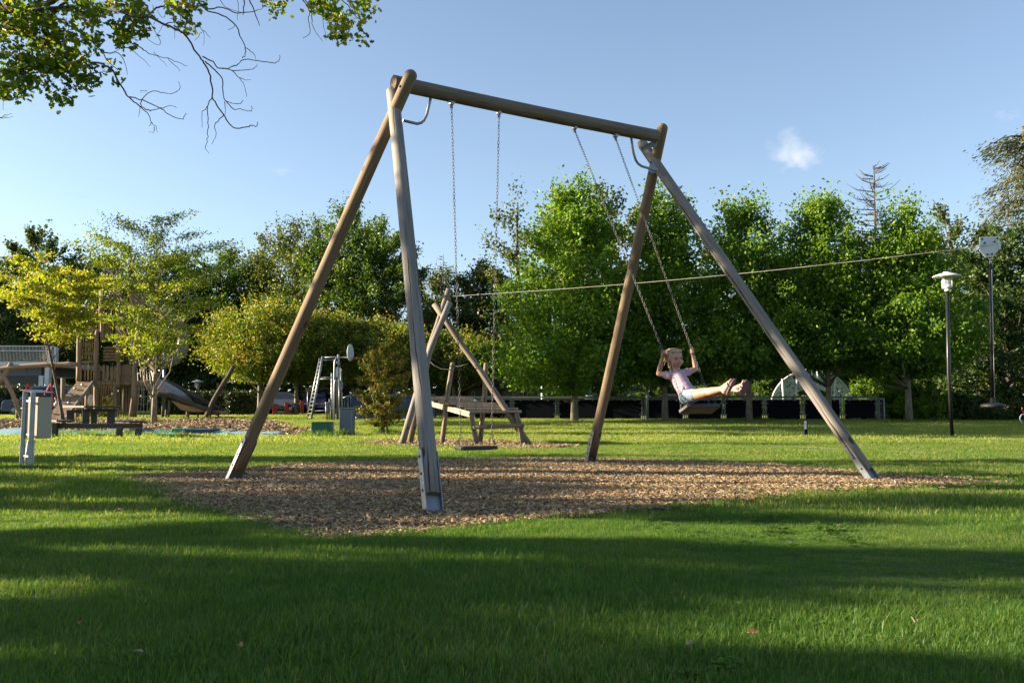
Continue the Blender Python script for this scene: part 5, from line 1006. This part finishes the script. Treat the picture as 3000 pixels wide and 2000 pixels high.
ts=thing('tube_slide','curved pale steel tube slide high behind the honey locust','slide',gx(500,YW+2)); mb=MB(); mb.tube([P(470,905,YW+1.6),P(495,922,YW+1.8),P(520,945,YW+2.2),P(537,985,YW+2.6),P(536,1020,YW+2.6),P(515,1050,YW+2.3),P(488,1062,YW+2),P(462,1060,YW+1.6),P(445,1068,YW+1.3)],.33,18); part('tube',mb,M['tubesteel'],ts)
mb=MB(); mb.tube([gx(481,YW+2),P(481,1020,YW+2)],.07,10); part('support_post',mb,M['galv'],ts); mb=MB(); mb.tube([P(465,1085,YW+2),P(481,1085,YW+2)],.04,8); part('support_arm',mb,M['galv'],ts)
# basket swing at the far left
bs=thing('log_beam_swing','long bent log beam on crossed curved logs left of the play tower','swing frame',gx(60,YW-1)); Yb=YW-1
for pts,r_,nm in [([(-120,1092),(0,1081),(80,1072),(150,1068),(225,1067)],.13,'beam'),([(-30,1150),(8,1108),(34,1062)],.12,'leg'),([(-14,1080),(14,1108),(36,1150),(52,1195),(70,1236)],.11,'leg'),([(-120,1236),(-90,1150),(-60,1060)],.12,'leg')]: mb=MB(); logp(mb,pts,Yb,r_,12); part(nm,mb,M['logpale'],bs)
bw=thing('basket_swing','net swing hung from the log beam on red ropes','swing',P(118,1190,Yb))
for x,y0,x1,y1 in [(78,1078,80,1124),(157,1072,149,1123)]: mb=MB(); chain(mb,P(x,y0,Yb),P(x1,y1,Yb),.09,.014,.03); part('chain',mb,M['chain'],bw)
for x,y,x1,y1,dy in [(80,1124,75,1150,-.3),(81,1124,95,1150,.3),(148,1124,131,1156,.3),(150,1124,155,1192,-.3),(75,1150,70,1190,-.3)]: mb=MB(); mb.tube([P(x,y,Yb),P(x1,y1,Yb+dy)],.038,7); part('rope',mb,M['redrope'],bw)
mb=MB(); c=P(112,1196,Yb); mb.tube([c+Vector((math.cos(a)*.75,math.sin(a)*.75,0)) for a in np.linspace(0,6.283,20)],.06,8); part('ring',mb,M['rubber'],bw)
for x,y0,y1,lab in [(54,1168,1228,'short round timber post in front of the long hedge'),(185,1107,1168,'round timber post behind the top of the climbing ramp')]:
    Y=YW-.5 if x<100 else YW+1.5; b=gx(x,Y); mb=MB(); mb.tube([b,P(x,y0,Y)],.12,12); one('timber_post',mb,M['log'],lab,'post')
# ------------------------------------------------------------------ climbing frame with basketball board
YC=44.6; cf=thing('climbing_tower','grey steel climbing structure with ladder leg, arches and a basketball board on top','climbing frame',gx(980,YC))
def st(pts,r_=.045,Y=YC,mat='galv',name='steel_tube',parent=None,n=8):
    r_*=.72; mb=MB(); mb.tube([P(p[0],p[1],p[2] if len(p)>2 else Y) for p in pts],r_,n); return part(name,mb,M[mat],parent or cf)
st([(912,1226),(945,1044)],.075); st([(900,1226,YC+.9),(937,1050,YC+.9)],.06)
for i in range(15): q=i/14; st([(901+34*q,1222-160*q,YC+.85),(911+32*q,1222-164*q,YC-.02)],.022,name='rung',n=6)
st([(943,1047),(986,1046),(1024,1047)],.05); st([(944,1054),(980,1054)],.035); st([(937,1105),(990,1105)],.035); st([(936,1110,YC+.6),(982,1110,YC+.6)],.035); st([(918,1203),(990,1201)],.04); 
st([(991,1228),(992,1100),(991,1038)],.075); st([(978,1228),(978,1150),(980,1060),(984,1050),(989,1050),(993,1062),(998,1090),(1001,1130),(1003,1170),(1004,1228)],.05,Y=YC-.4)
st([(987,1228),(987,1118),(985,1111),(982,1113),(980,1125),(980,1228)],.04,Y=YC-.7,name='arch'); st([(972,1228),(972,1092)],.06,Y=YC+.4,mat='galvdull'); st([(977,1230),(982,1115)],.08,Y=YC-.2,mat='log',name='timber_pole')
st([(994,1228),(993,1110)],.03,Y=YC-.8); st([(1000,1200),(997,1075)],.03,Y=YC-.7); st([(1004,1190),(1000,1075)],.03,Y=YC+.3)
for x in (955,960,965,970): st([(x,1229),(x,1178 if x<963 else 1168)],.035,Y=YC-.2,name='railing_bar')
st([(953,1180),(966,1178)],.035,Y=YC-.2,name='railing_bar')
mb=MB(); bxp(mb,983,989,1058,1105,YC+.1,.04); part('blue_panel',mb,M['panelblue'],cf); mb=MB(); bxp(mb,998,1001,1120,1200,YC+.1,.3); part('blue_panel',mb,M['panelblue'],cf)
for x,y in [(1005,1143),(998,1075),(985,1070)]: mb=MB(); mb.ball(P(x,y,YC-.5),.09,nu=10,nv=7); part('grip_ball',mb,M['navy'],cf)
c=P(1026.5,1033,YC); mb=MB(); mb.lathe(c,[(.42,-.02),(.44,0),(.42,.02)],26,Vector((1,-.18,0)).normalized()); bb=part('basketball_board',mb,M['white'],cf)
for v in bb.data.vertices: v.co.z=(v.co.z-(c.z-WOFF[cf.name].z))*.95+(c.z-WOFF[cf.name].z)
mb=MB(); bxp(mb,1020,1026,1028,1052,YC-.1,.3); part('board_bracket',mb,M['galvdull'],bb)
mb=MB(); h=P(1047,1049,YC); mb.tube([h+Vector((math.cos(a)*.24,math.sin(a)*.24,0)) for a in np.linspace(0,6.283,20)],.022,7); mb.tube([P(1028,1056,YC),P(1040,1050,YC-.15)],.02,6); mb.tube([P(1029,1049,YC),P(1037,1049,YC)],.02,6); part('hoop',mb,M['redrope'],bb)
# blue ramp box right of the climbing frame
rb=thing('skate_ramp','dark blue boarded ramp with steel railing behind the red gold shrub','ramp',gx(1120,46)); Yr=45.5
for x0,x1 in [(1029,1090),(1091,1150),(1151,1210),(1211,1275)]:
    mb=MB(); a=P(x0,1158,Yr);b_=P(x1-.7,1158,Yr); g0=gz(a.x,Yr); g1=gz(b_.x,Yr); mb.prism([g0,g1,b_,a],Vector((0,1.2,0))); part('blue_board',mb,M['blueboard'],rb)
st([(1015,1162,Yr-.1),(1030,1157,Yr-.1),(1275,1156,Yr-.1)],.045,parent=rb,name='rail')
for x in (1003,1010,1017,1021,1027): st([(x,1229 if x<1027 else 1200),(x,1166-(x-1003)*.35)],.03,Y=Yr-.3,parent=rb,name='railing_bar')
st([(1001,1167),(1028,1157)],.045,Y=Yr-.3,parent=rb,name='rail'); st([(1044,1227),(1044,1220)],.05,Y=Yr-.2,parent=rb,name='foot')
mb=MB(); a=G(1005,1230);b_=G(1290,1229); mb.box(((a.x+b_.x)/2,Yr-.6,float(zg(Yr-.6))+.02),(abs(b_.x-a.x),.5,.06)); part('base_kerb',mb,M['galvdull'],rb)
# ------------------------------------------------------------------ court fence
cfx=[(1290,46.4),(1385,46.2),(1500,46.0),(1632,45.7),(1762,45.4),(1885,45.1),(2008,44.8),(2120,44.5),(2240,44.2),(2352,43.9),(2468,43.7),(2572,43.5)]
fe=thing('court_fence','low court fence of dark navy panels between galvanised posts','fence',gx(1900,45)); hF=1.09
def fp(x,Y,h): g=gx(x,Y); return g+Vector((0,0,h))
for i,(x,Y) in enumerate(cfx):
    for s_ in (-.055,.055): mb=MB(); g=fp(x,Y,0)+Vector((s_,0,0)); mb.box(g+Vector((0,0,hF/2)),(.05,.05,hF)); pp=part('fence_post',mb,M['fencemetal'],fe)
    mb=MB()
    for h in (.28,.82):
        for s_ in(-1,1): mb.box(fp(x,Y,h)+Vector((s_*.13,-.02,0)),(.11,.03,.045))
    part('clamps',mb,M['fencemetal'],pp)
    if i<len(cfx)-1:
        x2,Y2=cfx[i+1]; a=fp(x,Y,0);b_=fp(x2,Y2,0); d=(b_-a).normalized(); mb=MB(); mb.bar(a+d*.12+Vector((0,.03,.53)),b_-d*.12+Vector((0,.03,.53)),.03,.92); pn=part('navy_panel',mb,M['navy'],fe)
        mb=MB()
        for h in (.03,1.0): mb.bar(a+d*.05+Vector((0,.0,h)),b_-d*.05+Vector((0,0,h)),.035,.035)
        part('panel_frame',mb,M['galv'],fe); mb=MB()
        for q in (.2,.5,.8):
            for h in (.06,.96): mb.box(a.lerp(b_,q)+Vector((0,-.03,h)),(.05,.04,.07))
        part('clips',mb,M['fencemetal'],pn)
        mb=MB(); mb.bar(a+Vector((0,0,hF+.02)),b_+Vector((0,0,hF+.02)),.09,.09); part('top_rail',mb,M['fencemetal'],fe)
x,Y=2590,43.5; mb=MB(); mb.box(fp(x,Y,.53),(.05,.05,1.06)); part('end_post',mb,M['galv'],fe); mb=MB(); mb.bar(fp(2574,43.5,1.04),fp(2590,43.5,1.04),.05,.05); mb.bar(fp(2574,43.5,.03),fp(2590,43.5,.03),.05,.05); part('end_rail',mb,M['galv'],fe)
mb=MB(); mb.bar(fp(2577,43.6,.52),fp(2589,43.6,.52),.02,.95); part('end_panel',mb,M['barkdark'],fe)
for x,Y,y0,mt,lab in [(1896,44.2,1098,'galvdull','tall slim steel pole in front of the court fence behind the child'),(1589,48,1109,'panelblue','pale blue pole rising behind the court fence'),(1497,47,1250,'galv','')]:
    if not lab: continue
    g=gx(x,Y); mb=MB(); mb.tube([g,P(x,y0,Y)],.075,10); one('steel_pole',mb,M[mt],lab,'pole')
# curved blue panels
YA=50.; ap=thing('arched_screen','large half round screen of pale blue panels with white ribs behind the court fence','screen',gx(2378,YA)); cA=P(2379,1196,YA); Ro=(2379-2258)/F*YA; Ri=Ro*.62
hh=(1196-1083)/F*YA/Ro
angs=np.linspace(rad(8),rad(172),7)
for i in range(6):
    a0,a1=angs[i]+.012,angs[i+1]-.012; ol=[]
    for q in np.linspace(0,1,6): a=a0+(a1-a0)*q; ol.append(cA+Vector((math.cos(a)*Ro,0,math.sin(a)*Ro*hh)))
    for q in np.linspace(1,0,6): a=a0+(a1-a0)*q; ol.append(cA+Vector((math.cos(a)*Ri,0,math.sin(a)*Ri*hh*.86)))
    mb=MB(); mb.prism(ol,Vector((0,.05,0))); pn=part('blue_panel',mb,M['panelblue'],ap); mb=MB()
    for q in range(9): a=a0+(a1-a0)*random.uniform(.08,.92); r_=random.uniform(Ri*1.06,Ro*.95); mb.lathe(cA+Vector((math.cos(a)*r_,-.002,math.sin(a)*r_*hh*.96)),[(.035,0),(.035,.02)],7,(0,-1,0))
    part('studs',mb,M['navy'],pn)
for R_,k in((Ro,1),(Ri,.86)): mb=MB(); mb.tube([cA+Vector((math.cos(a)*R_,-.04,math.sin(a)*R_*hh*k)) for a in np.linspace(0,math.pi,30)],.05,7); part('rim',mb,M['white'],ap)
for x0,y0,x1,y1 in [(2297,1198,2292,1110),(2331,1198,2335,1105),(2401,1198,2394,1088),(2443,1198,2448,1107)]: mb=MB(); mb.tube([P(x0,y0,YA-.1),P(x1,y1,YA-.1)],.06,8); part('rib',mb,M['white'],ap)
for x in (2265,2331,2440,2490): mb=MB(); g=gx(x,YA); mb.tube([g,g+Vector((0,0,HT(1192,YA)-g.z))],.07,8); part('support',mb,M['galv'],ap)
# ------------------------------------------------------------------ buildings behind
def house(name,label,x0,x1,ye,Y,dp,wall,roof,yr=None,slope=0,win=(),flat=True,group=None,oh=.25):
    a=gx(x0,Y);b_=gx(x1,Y); t=thing(name,label,'building',(a+b_)/2,group); H0=HT(ye,Y)-a.z; H1=H0+slope; mb=MB(); mb.prism([a,b_,b_+Vector((0,0,H1)),a+Vector((0,0,H0))],Vector((0,dp,0))); part('wall',mb,M[wall],t)
    mb=MB(); o1=Vector((-oh,-oh,0)); z_=.003
    if flat: mb.prism([a+Vector((-oh,-oh,H0+z_)),b_+Vector((oh,-oh,H1+z_)),b_+Vector((oh,-oh,H1+.22)),a+Vector((-oh,-oh,H0+.22))],Vector((0,dp+2*oh,0)))
    else:
        mid=(a+b_)/2+Vector((0,dp/2,HT(yr,Y)-a.z)); mb.prism([a+Vector((-oh,-oh,H0)),a+Vector((-oh,dp+oh,H0)),Vector((a.x-oh,mid.y,mid.z))],Vector((b_.x-a.x+2*oh,0,0)))
    part('roof',mb,M[roof],t)
    for w0,w1,y0,y1 in win:
        mb=MB(); bxp(mb,w0,w1,y0,y1,Y-.03,.06); wf=part('window_frame',mb,M['white'],t); mb=MB(); bxp(mb,w0+1.2,w1-1.2,y0+1.2,y1-1.2,Y-.045,.03); part('pane',mb,M['glass'],wf)
    return t
hg='dark timber cabins behind the court fence'
house('timber_cabin','long low dark cabin behind the launch platform',1275,1375,1146,60,6,'cabin','cabin',win=[(1300,1312,1152,1168)],group=hg)
house('timber_cabin','dark cabin with brown front right of the launch platform posts',1372,1474,1138,59,6,'cabinbrown','cabin',slope=.35,win=[(1382,1390,1146,1168)],group=hg)
house('timber_cabin','brown boarded cabin with a white window and sloping roof',1473,1572,1140,58,6,'cabinbrown','cabin',slope=.5,win=[(1533,1545,1134,1166)],group=hg)
house('timber_cabin','dark boarded cabin under the tallest plane tree',1573,1712,1124,57,6,'cabin','cabin',win=[(1651,1662,1138,1164)],group=hg)
house('low_building','low tan building with a pale flat roof right of the closed parasol',1738,1888,1158,62,5,'pinkwall','white',win=())
house('red_roofed_hut','small hut with red tiled roof behind the child\'s back',1946,1996,1166,64,3,'pinkwall','roofred',1152,flat=False)
house('low_building','low tan building with white windows behind the child\'s feet',2098,2215,1152,62,5,'pinkwall','roofgrey',win=[(2108,1122,1158,1172),(2124,1138,1158,1172),(2160,1172,1158,1172)][0:0]+[(2108,2122,1156,1172),(2128,2140,1156,1172),(2170,2184,1156,1172)])
house('brown_hut','small flat brown hut left of the curved panels',2215,2262,1144,58,4,'cabinbrown','cabin')
house('blue_roofed_house','house with a steep blue grey tiled roof seen between the leaves',1755,1860,1165,74,7,'pinkwall','roofblue',1082,flat=False)
mb=MB(); g=gx(1727,54); mb.tube([g,g+Vector((0,0,2.2))],.04,8); mb.lathe(g,[(.30,.95),(.26,1.2),(.16,1.75),(.07,2.15),(.02,2.25)],12); one('closed_parasol',mb,M['white'],'closed white parasol behind the court fence','parasol')
wb=thing('white_building','pale building with a roof terrace railing behind the yellow tree','building',gx(40,61.5)); Yw=61.5
mb=MB(); bxp(mb,-260,150,1059,1071,Yw,8); part('terrace_slab',mb,M['white'],wb); mb=MB(); bxp(mb,-260,120,1101,1137,Yw+1,.3); part('window_band',mb,M['glass'],wb); mb=MB(); bxp(mb,-260,122,1071,1100,Yw+.9,6); part('wall',mb,M['greybox'],wb)
for x0,x1,y0,y1 in [(141,155,1013,1062),(129,144,1071,1140),(156,164,1016,1062),(112,126,1100,1140)]: mb=MB(); bxp(mb,x0,x1,y0,y1,Yw-.1,.4); part('column',mb,M['white'],wb)
mb=MB(); bxp(mb,-260,141,1012,1014.5,Yw,.06); bxp(mb,-260,141,1026,1028,Yw,.06); part('handrail',mb,M['white'],wb)
for x in np.arange(-100,141,4.2): mb=MB(); bxp(mb,x,x+1.5,1014.5,1060,Yw+.0,.03); part('baluster',mb,M['white'],wb)
mb=MB(); bxp(mb,-260,122,1137,1141,Yw+.8,.4); part('sill',mb,M['white'],wb)
# ------------------------------------------------------------------ cars, posts, barrier, sign
def car(label,px,Y,L,rz,mat,H=1.5,plate=False,group='cars parked behind the playground'):
    g=gx(px,Y); t=thing('parked_car',label,'car',g,group); R=Matrix.Rotation(rz,3,'Z'); W_=1.78
    prof=[(-L/2,.35),(-L/2+.02,.70),(-L/2+.12,.92),(-L*.26,1.02),(-L*.13,H-.06),(-L*.02,H),(L*.25,H-.02),(L*.39,H-.14),(L*.475,1.0),(L/2,.85),(L/2,.35),(L/2-.15,.25),(-L/2+.15,.25)]
    k=len(prof); vs=[]; secs=[(-W_/2+.02,.0),(-W_/2,0),(W_/2,0),(W_/2-.02,0)]
    def yy(z,s_): return s_*(W_/2-(max(0,z-.95)*.28)-.02*(z<.4))
    for s_ in(-1,1):
        for x,z in prof: vs.append(g+R@Vector((x,yy(z,s_),z)))
    mb=MB(); mb.add(vs,[tuple(range(k))[::-1],tuple(range(k,2*k))]+[(i,(i+1)%k,k+(i+1)%k,k+i) for i in range(k)]); bd=part('body',mb,mat,t,bevel=.05)
    for s_ in(-1,1):
        mb=MB(); q=[(-L*.20,1.02),(-L*.125,H-.12),(L*.24,H-.10),(L*.34,H-.2),(L*.40,1.0)]; mb.prism([g+R@Vector((x,yy(z,s_)+s_*.006,z)) for x,z in q],R@Vector((0,s_*.008,0))); part('side_window',mb,M['glass'],bd)
    for (xa,za),(xb,zb) in (((-L*.252,1.03),(-L*.14,H-.09)),((L*.40,H-.17),(L*.468,1.02))):
        a_=[Vector((xa,-.72,za)),Vector((xa,.72,za)),Vector((xb,.62,zb)),Vector((xb,-.62,zb))]; nn=(a_[1]-a_[0]).cross(a_[3]-a_[0]).normalized(); nn=nn if nn.z>0 else -nn; mb=MB(); mb.prism([g+R@(v+nn*.006) for v in a_],R@(nn*.01)); part('windscreen',mb,M['glass'],bd)
    for x in(-L*.31,L*.31):
        for s_ in(-1,1):
            c=g+R@Vector((x,s_*(W_/2-.09),.32)); ax=R@Vector((0,s_,0)); mb=MB(); mb.lathe(c-ax*.1,[(.2,0),(.32,.01),(.33,.1),(.32,.2),(.2,.205)],20,ax); wh=part('wheel',mb,M['rubber'],t); mb=MB(); mb.lathe(c+ax*.1,[(.2,0),(.19,.012),(.05,.02)],16,ax); part('rim',mb,M['galv'],wh)
    for s_ in(-1,1): mb=MB(); mb.ball(g+R@Vector((-L/2+.05,s_*.62,.76)),.14,(.5,1.2,.6),10,7,R); part('headlight',mb,M['galv'],bd); mb=MB(); mb.ball(g+R@Vector((L/2-.03,s_*.7,.85)),.12,(.4,.9,.8),10,7,R); part('tail_light',mb,M['redpaint'],bd)
    if plate: mb=MB(); mb.box(g+R@Vector((L/2+.03 if plate>0 else -L/2-.03,0,.62)),(.02,.5,.12),R); part('number_plate',mb,M['yellow'],bd)
    return t
M['carblue']=surf('blue_car_paint',(.025,.06,.16),.3,.3,.1,2,0,coat=1); M['cardark']=surf('dark_navy_car_paint',(.012,.016,.03),.25,.3,.1,2,0,coat=1); M['carvivid']=surf('vivid_blue_car_paint',(.01,.02,.22),.25,.3,.1,2,0,coat=1); M['carcyan']=surf('turquoise_car_paint',(.02,.22,.26),.3,.2,.1,2,0,coat=1)
sv=car('blue estate car with a person at the wheel behind the climbing ramp',132,57.2,4.5,rad(4),M['carblue'],1.78,group='cars parked behind the playground')
car('dark car with its front between the first two red posts',822,64,4.2,rad(-20),M['cardark'],1.5)
car('dark car with yellow plate between the second and third red posts',884,65,4.1,rad(-88),M['cardark'],1.5,plate=1)
car('vivid blue car behind the barrier and the ladder leg',927,65,4.0,rad(-84),M['carvivid'],1.45)
car('turquoise car half hidden behind the third red post',901,68,4.0,rad(-60),M['carcyan'],1.4)
dr=thing('person','driver with dark cap and light shirt seen in the blue car\'s window','person',P(166,1186,56.4)); mb=MB(); c=P(165,1166,56.2); mb.ball(c,.11,(.85,1,1.15)); capsule(mb,[c+Vector((.02,0,-.12)),c+Vector((.05,.02,-.3))],[.06,.09]); capsule(mb,[c+Vector((.05,.15,-.38)),c+Vector((.05,-.1,-.38))],[.12,.12]); mb.ball(c+Vector((-.1,-.01,-.01)),.022); remeshed('body',mb,M['skin'],dr,.02,2)
mb=MB(); mb.ball(c+Vector((.01,0,.06)),.125,(.95,1,.7)); part('cap',mb,M['navy'],dr); mb=MB(); capsule(mb,[c+Vector((.06,.15,-.37)),c+Vector((.06,-.12,-.37))],[.13,.13]); remeshed('shirt',mb,M['white'],dr,.02,2)
rg='red painted posts in front of the car park'
for x0,x1,y0,lab in [(799,812,1182,'leftmost and shortest red post beside the left swing leg'),(834,848,1178,'broad red post left of the clipped maple trunk'),(879,890,1174,'tall red post right of the clipped maple trunk')]:
    Y=61.5; g=gx((x0+x1)/2,Y); w_=(x1-x0)/F*Y; H=HT(y0,Y)-g.z; mb=MB(); mb.box(g+Vector((0,0,H/2)),(w_,w_,H),Matrix.Rotation(rad(18),3,'Z')); one('red_post',mb,M['redpaint'],lab,'post',rg,bevel=.02)
    if x0==834: mb=MB(); mb.box(g+Vector((w_*.6,.0,H*.72)),(w_*.5,.3,.16)); one('post_box',mb,M['black'],'small dark box mounted beside the broad red post','box')
ba=thing('barrier','thin red and white barrier bar in front of the parked cars','barrier',gx(905,61.9))
for i in range(12): x=858+i*8.2; mb=MB(); mb.bar(P(x,1182,61.9),P(x+8.1,1182,61.9),.07,.09); part('bar_section',mb,M['redpaint'] if i%3==0 else M['white'],ba)
mb=MB(); g=gx(856,61.9); mb.tube([g,P(856,1180,61.9)],.05,8); part('barrier_foot',mb,M['galv'],ba); mb=MB(); g=gx(957,61.9); mb.tube([g,P(957,1180,61.9)],.05,8); part('barrier_foot',mb,M['galv'],ba)
sg_=thing('notice_sign','small cream notice sign with blue marks on a thin pole','sign',gx(902,60.8)); mb=MB(); g=gx(901,60.8); mb.tube([g,P(902,1140,60.8)],.035,8); part('pole',mb,M['galv'],sg_); mb=MB(); bxp(mb,894,911,1135,1147,60.7,.04); b2=part('sign_panel',mb,M['cream'],sg_)
mb=MB(); 
for x,y in [(900,1137),(906,1137)]: mb.ball(P(x,y,60.68),.05,(1,.3,.6),8,6)
mb.box(P(903,1142,60.68),(.03,.02,.04)); part('blue_marks',mb,M['carvivid'],b2)
bc=thing('bicycle','pink child bicycle just cut by the right edge','bicycle',gx(3012,38)); Yq=38; mb=MB()
for c_ in (3001,3040): 
    cc=gx(c_,Yq)+Vector((0,0,.22)); mb=MB(); mb.tube([cc+Vector((math.cos(a)*.2,0,math.sin(a)*.2)) for a in np.linspace(0,6.283,22)],.022,7); part('wheel',mb,M['white'],bc)
mb=MB(); q=lambda x,h: gx(x,Yq)+Vector((0,0,h)); mb.tube([q(3001,.22),q(2997,.55)],.018,7); mb.tube([q(2998,.45),q(3020,.28),q(3040,.22)],.018,7); mb.tube([q(3020,.28),q(3027,.6)],.015,7); part('frame',mb,M['pinkp'] if 'pinkp' in M else M['redpaint'],bc)
mb=MB(); mb.tube([q(2994,.56),q(2994.5,.68)],.02,7); part('grip',mb,M['redpaint'],bc)
# ------------------------------------------------------------------ fallen leaves on the lawn
M['dryleaf']=surf('dry_leaf',(.22,.09,.04),.8,0,.3,20,.2); M['paleleaf']=surf('pale_dry_leaf',(.27,.21,.14),.8,0,.3,20,.2)
def fallen(px,py,mat,sz,label):
    g=G(px,py); base=[(-.5,0),(-.28,.2),(-.12,.12),(.05,.34),(.16,.17),(.34,.22),(.5,0),(.34,-.22),(.16,-.17),(.05,-.34),(-.12,-.12),(-.28,-.2)]; a=random.uniform(0,6.28); R=Matrix.Rotation(a,3,'Z')@Matrix.Rotation(random.uniform(-.5,.5),3,'X'); mb=MB()
    vs=[g+Vector((0,0,.05))+R@Vector((x*sz*.7,y*sz*.7,.25*sz*abs(y)*2)) for x,y in base]; mb.add([g+Vector((0,0,.05))]+vs,[(0,i+1,(i+1)%12+1) for i in range(12)]); o=one('fallen_leaf',mb,mat,label,'leaf','dry leaves lying on the lawn'); s=o.modifiers.new('t','SOLIDIFY'); s.thickness=.002; return o
for x,y,m_,s_,l_ in [(275,1503,'dryleaf',.07,'rust brown leaf on the left lawn below the meter cabinet'),(350,1511,'dryleaf',.06,'dark brown leaf right of the rust brown leaf'),(590,1661,'dryleaf',.05,'small brown leaf in the shade left of centre'),(705,1937,'dryleaf',.055,'reddish upright leaf near the bottom edge, left of centre'),(402,1957,'paleleaf',.05,'pale leaf near the bottom left edge'),(2208,1897,'dryleaf',.06,'reddish brown leaf in the near grass right of centre'),(2020,1931,'paleleaf',.05,'pale tan leaf at the sunlit bottom edge'),(2680,1860,'paleleaf',.06,'pale curled leaf in the near grass at right'),(2462,1562,'paleleaf',.05,'whitish leaf bits on the right lawn'),(235,1866,'dryleaf',.05,'dark reddish leaf at lower left'),(186,1387,'dryleaf',.09,'brown leaf beside the foot of the meter cabinet'),(2760,1444,'paleleaf',.08,'pale leaf at the right end of the chip pit'),(2855,1442,'paleleaf',.07,'pale leaf farthest right in the near lawn'),(170,1320,'paleleaf',.1,'white petal like leaf below the picnic table\'s left leg'),(238,1304,'paleleaf',.09,'white leaf below the picnic table')]:
    fallen(x,y,M[m_],s_,l_)
# ------------------------------------------------------------------ clouds: small wisps far away
def cloud(px,py,D_,wd,ht,label,dens,seed):
    c=P(px,py,D_); sx=wd/F*D_/2; sz=ht/F*D_/2; m,n,o=newmat('cloud_vapour'); v=N(n,'ShaderNodeVolumePrincipled'); v.inputs['Color'].default_value=(1,1,1,1); tc=N(n,'ShaderNodeTexCoord'); mp=N(n,'ShaderNodeMapping'); mp.inputs['Location'].default_value=(seed,0,0); n.links.new(tc.outputs['Object'],mp.inputs[0])
    ns=N(n,'ShaderNodeTexNoise',i_Scale=1.6,i_Detail=6,i_Roughness=.62,i_Distortion=.5); n.links.new(mp.outputs[0],ns.inputs[0]); ln=N(n,'ShaderNodeVectorMath',operation='LENGTH'); n.links.new(tc.outputs['Object'],ln.inputs[0])
    f1=N(n,'ShaderNodeMath',operation='SUBTRACT'); f1.inputs[0].default_value=.98; n.links.new(ln.outputs['Value'],f1.inputs[1]); f2=N(n,'ShaderNodeMath',operation='MULTIPLY'); f2.inputs[1].default_value=.42; n.links.new(f1.outputs[0],f2.inputs[0])
    f3=N(n,'ShaderNodeMath',operation='ADD'); n.links.new(f2.outputs[0],f3.inputs[0]); n.links.new(ns.outputs[0],f3.inputs[1]); mr=N(n,'ShaderNodeMapRange'); mr.inputs[1].default_value=.62; mr.inputs[2].default_value=.95; mr.inputs[3].default_value=0; mr.inputs[4].default_value=dens; n.links.new(f3.outputs[0],mr.inputs[0]); n.links.new(mr.outputs[0],v.inputs['Density']); n.links.new(v.outputs[0],o.inputs['Volume'])
    mb=MB(); mb.ball((0,0,0),1.0,nu=20,nv=12); o_=link('cloud',mb.mesh('cloud',m)); o_.location=c; o_.scale=(sx,sx*.8,sz); tag(o_,label,'cloud','small white clouds'); o_['kind']='thing'; return o_
cloud(2325,445,2600,190,170,'wispy white cloud above the trees at right',seed=3.,dens=.0055)
cloud(825,502,2800,110,34,'faint small cloud left of the swing',.0016,8.)
cloud(2950,340,2800,110,50,'faint small cloud near the right edge',.0016,12.)
TINY=('bolts','bolt_heads','bolt_caps','clamps','clips','studs','sole_studs','printed_marks','blue_marks','holes','louvres','hair_strands','foot_marks','ropes','seams','guide_wheels','underside_strip','door_gap','stems','branches')
for o in list(SC.objects):
    if o.name.split('.')[0] in TINY and o.parent: o['kind']='stuff'
for o in list(bpy.data.objects):
    if o.type=='MESH' and not o.data.materials: print('nomat',o.name)
print('objects',len(SC.objects))
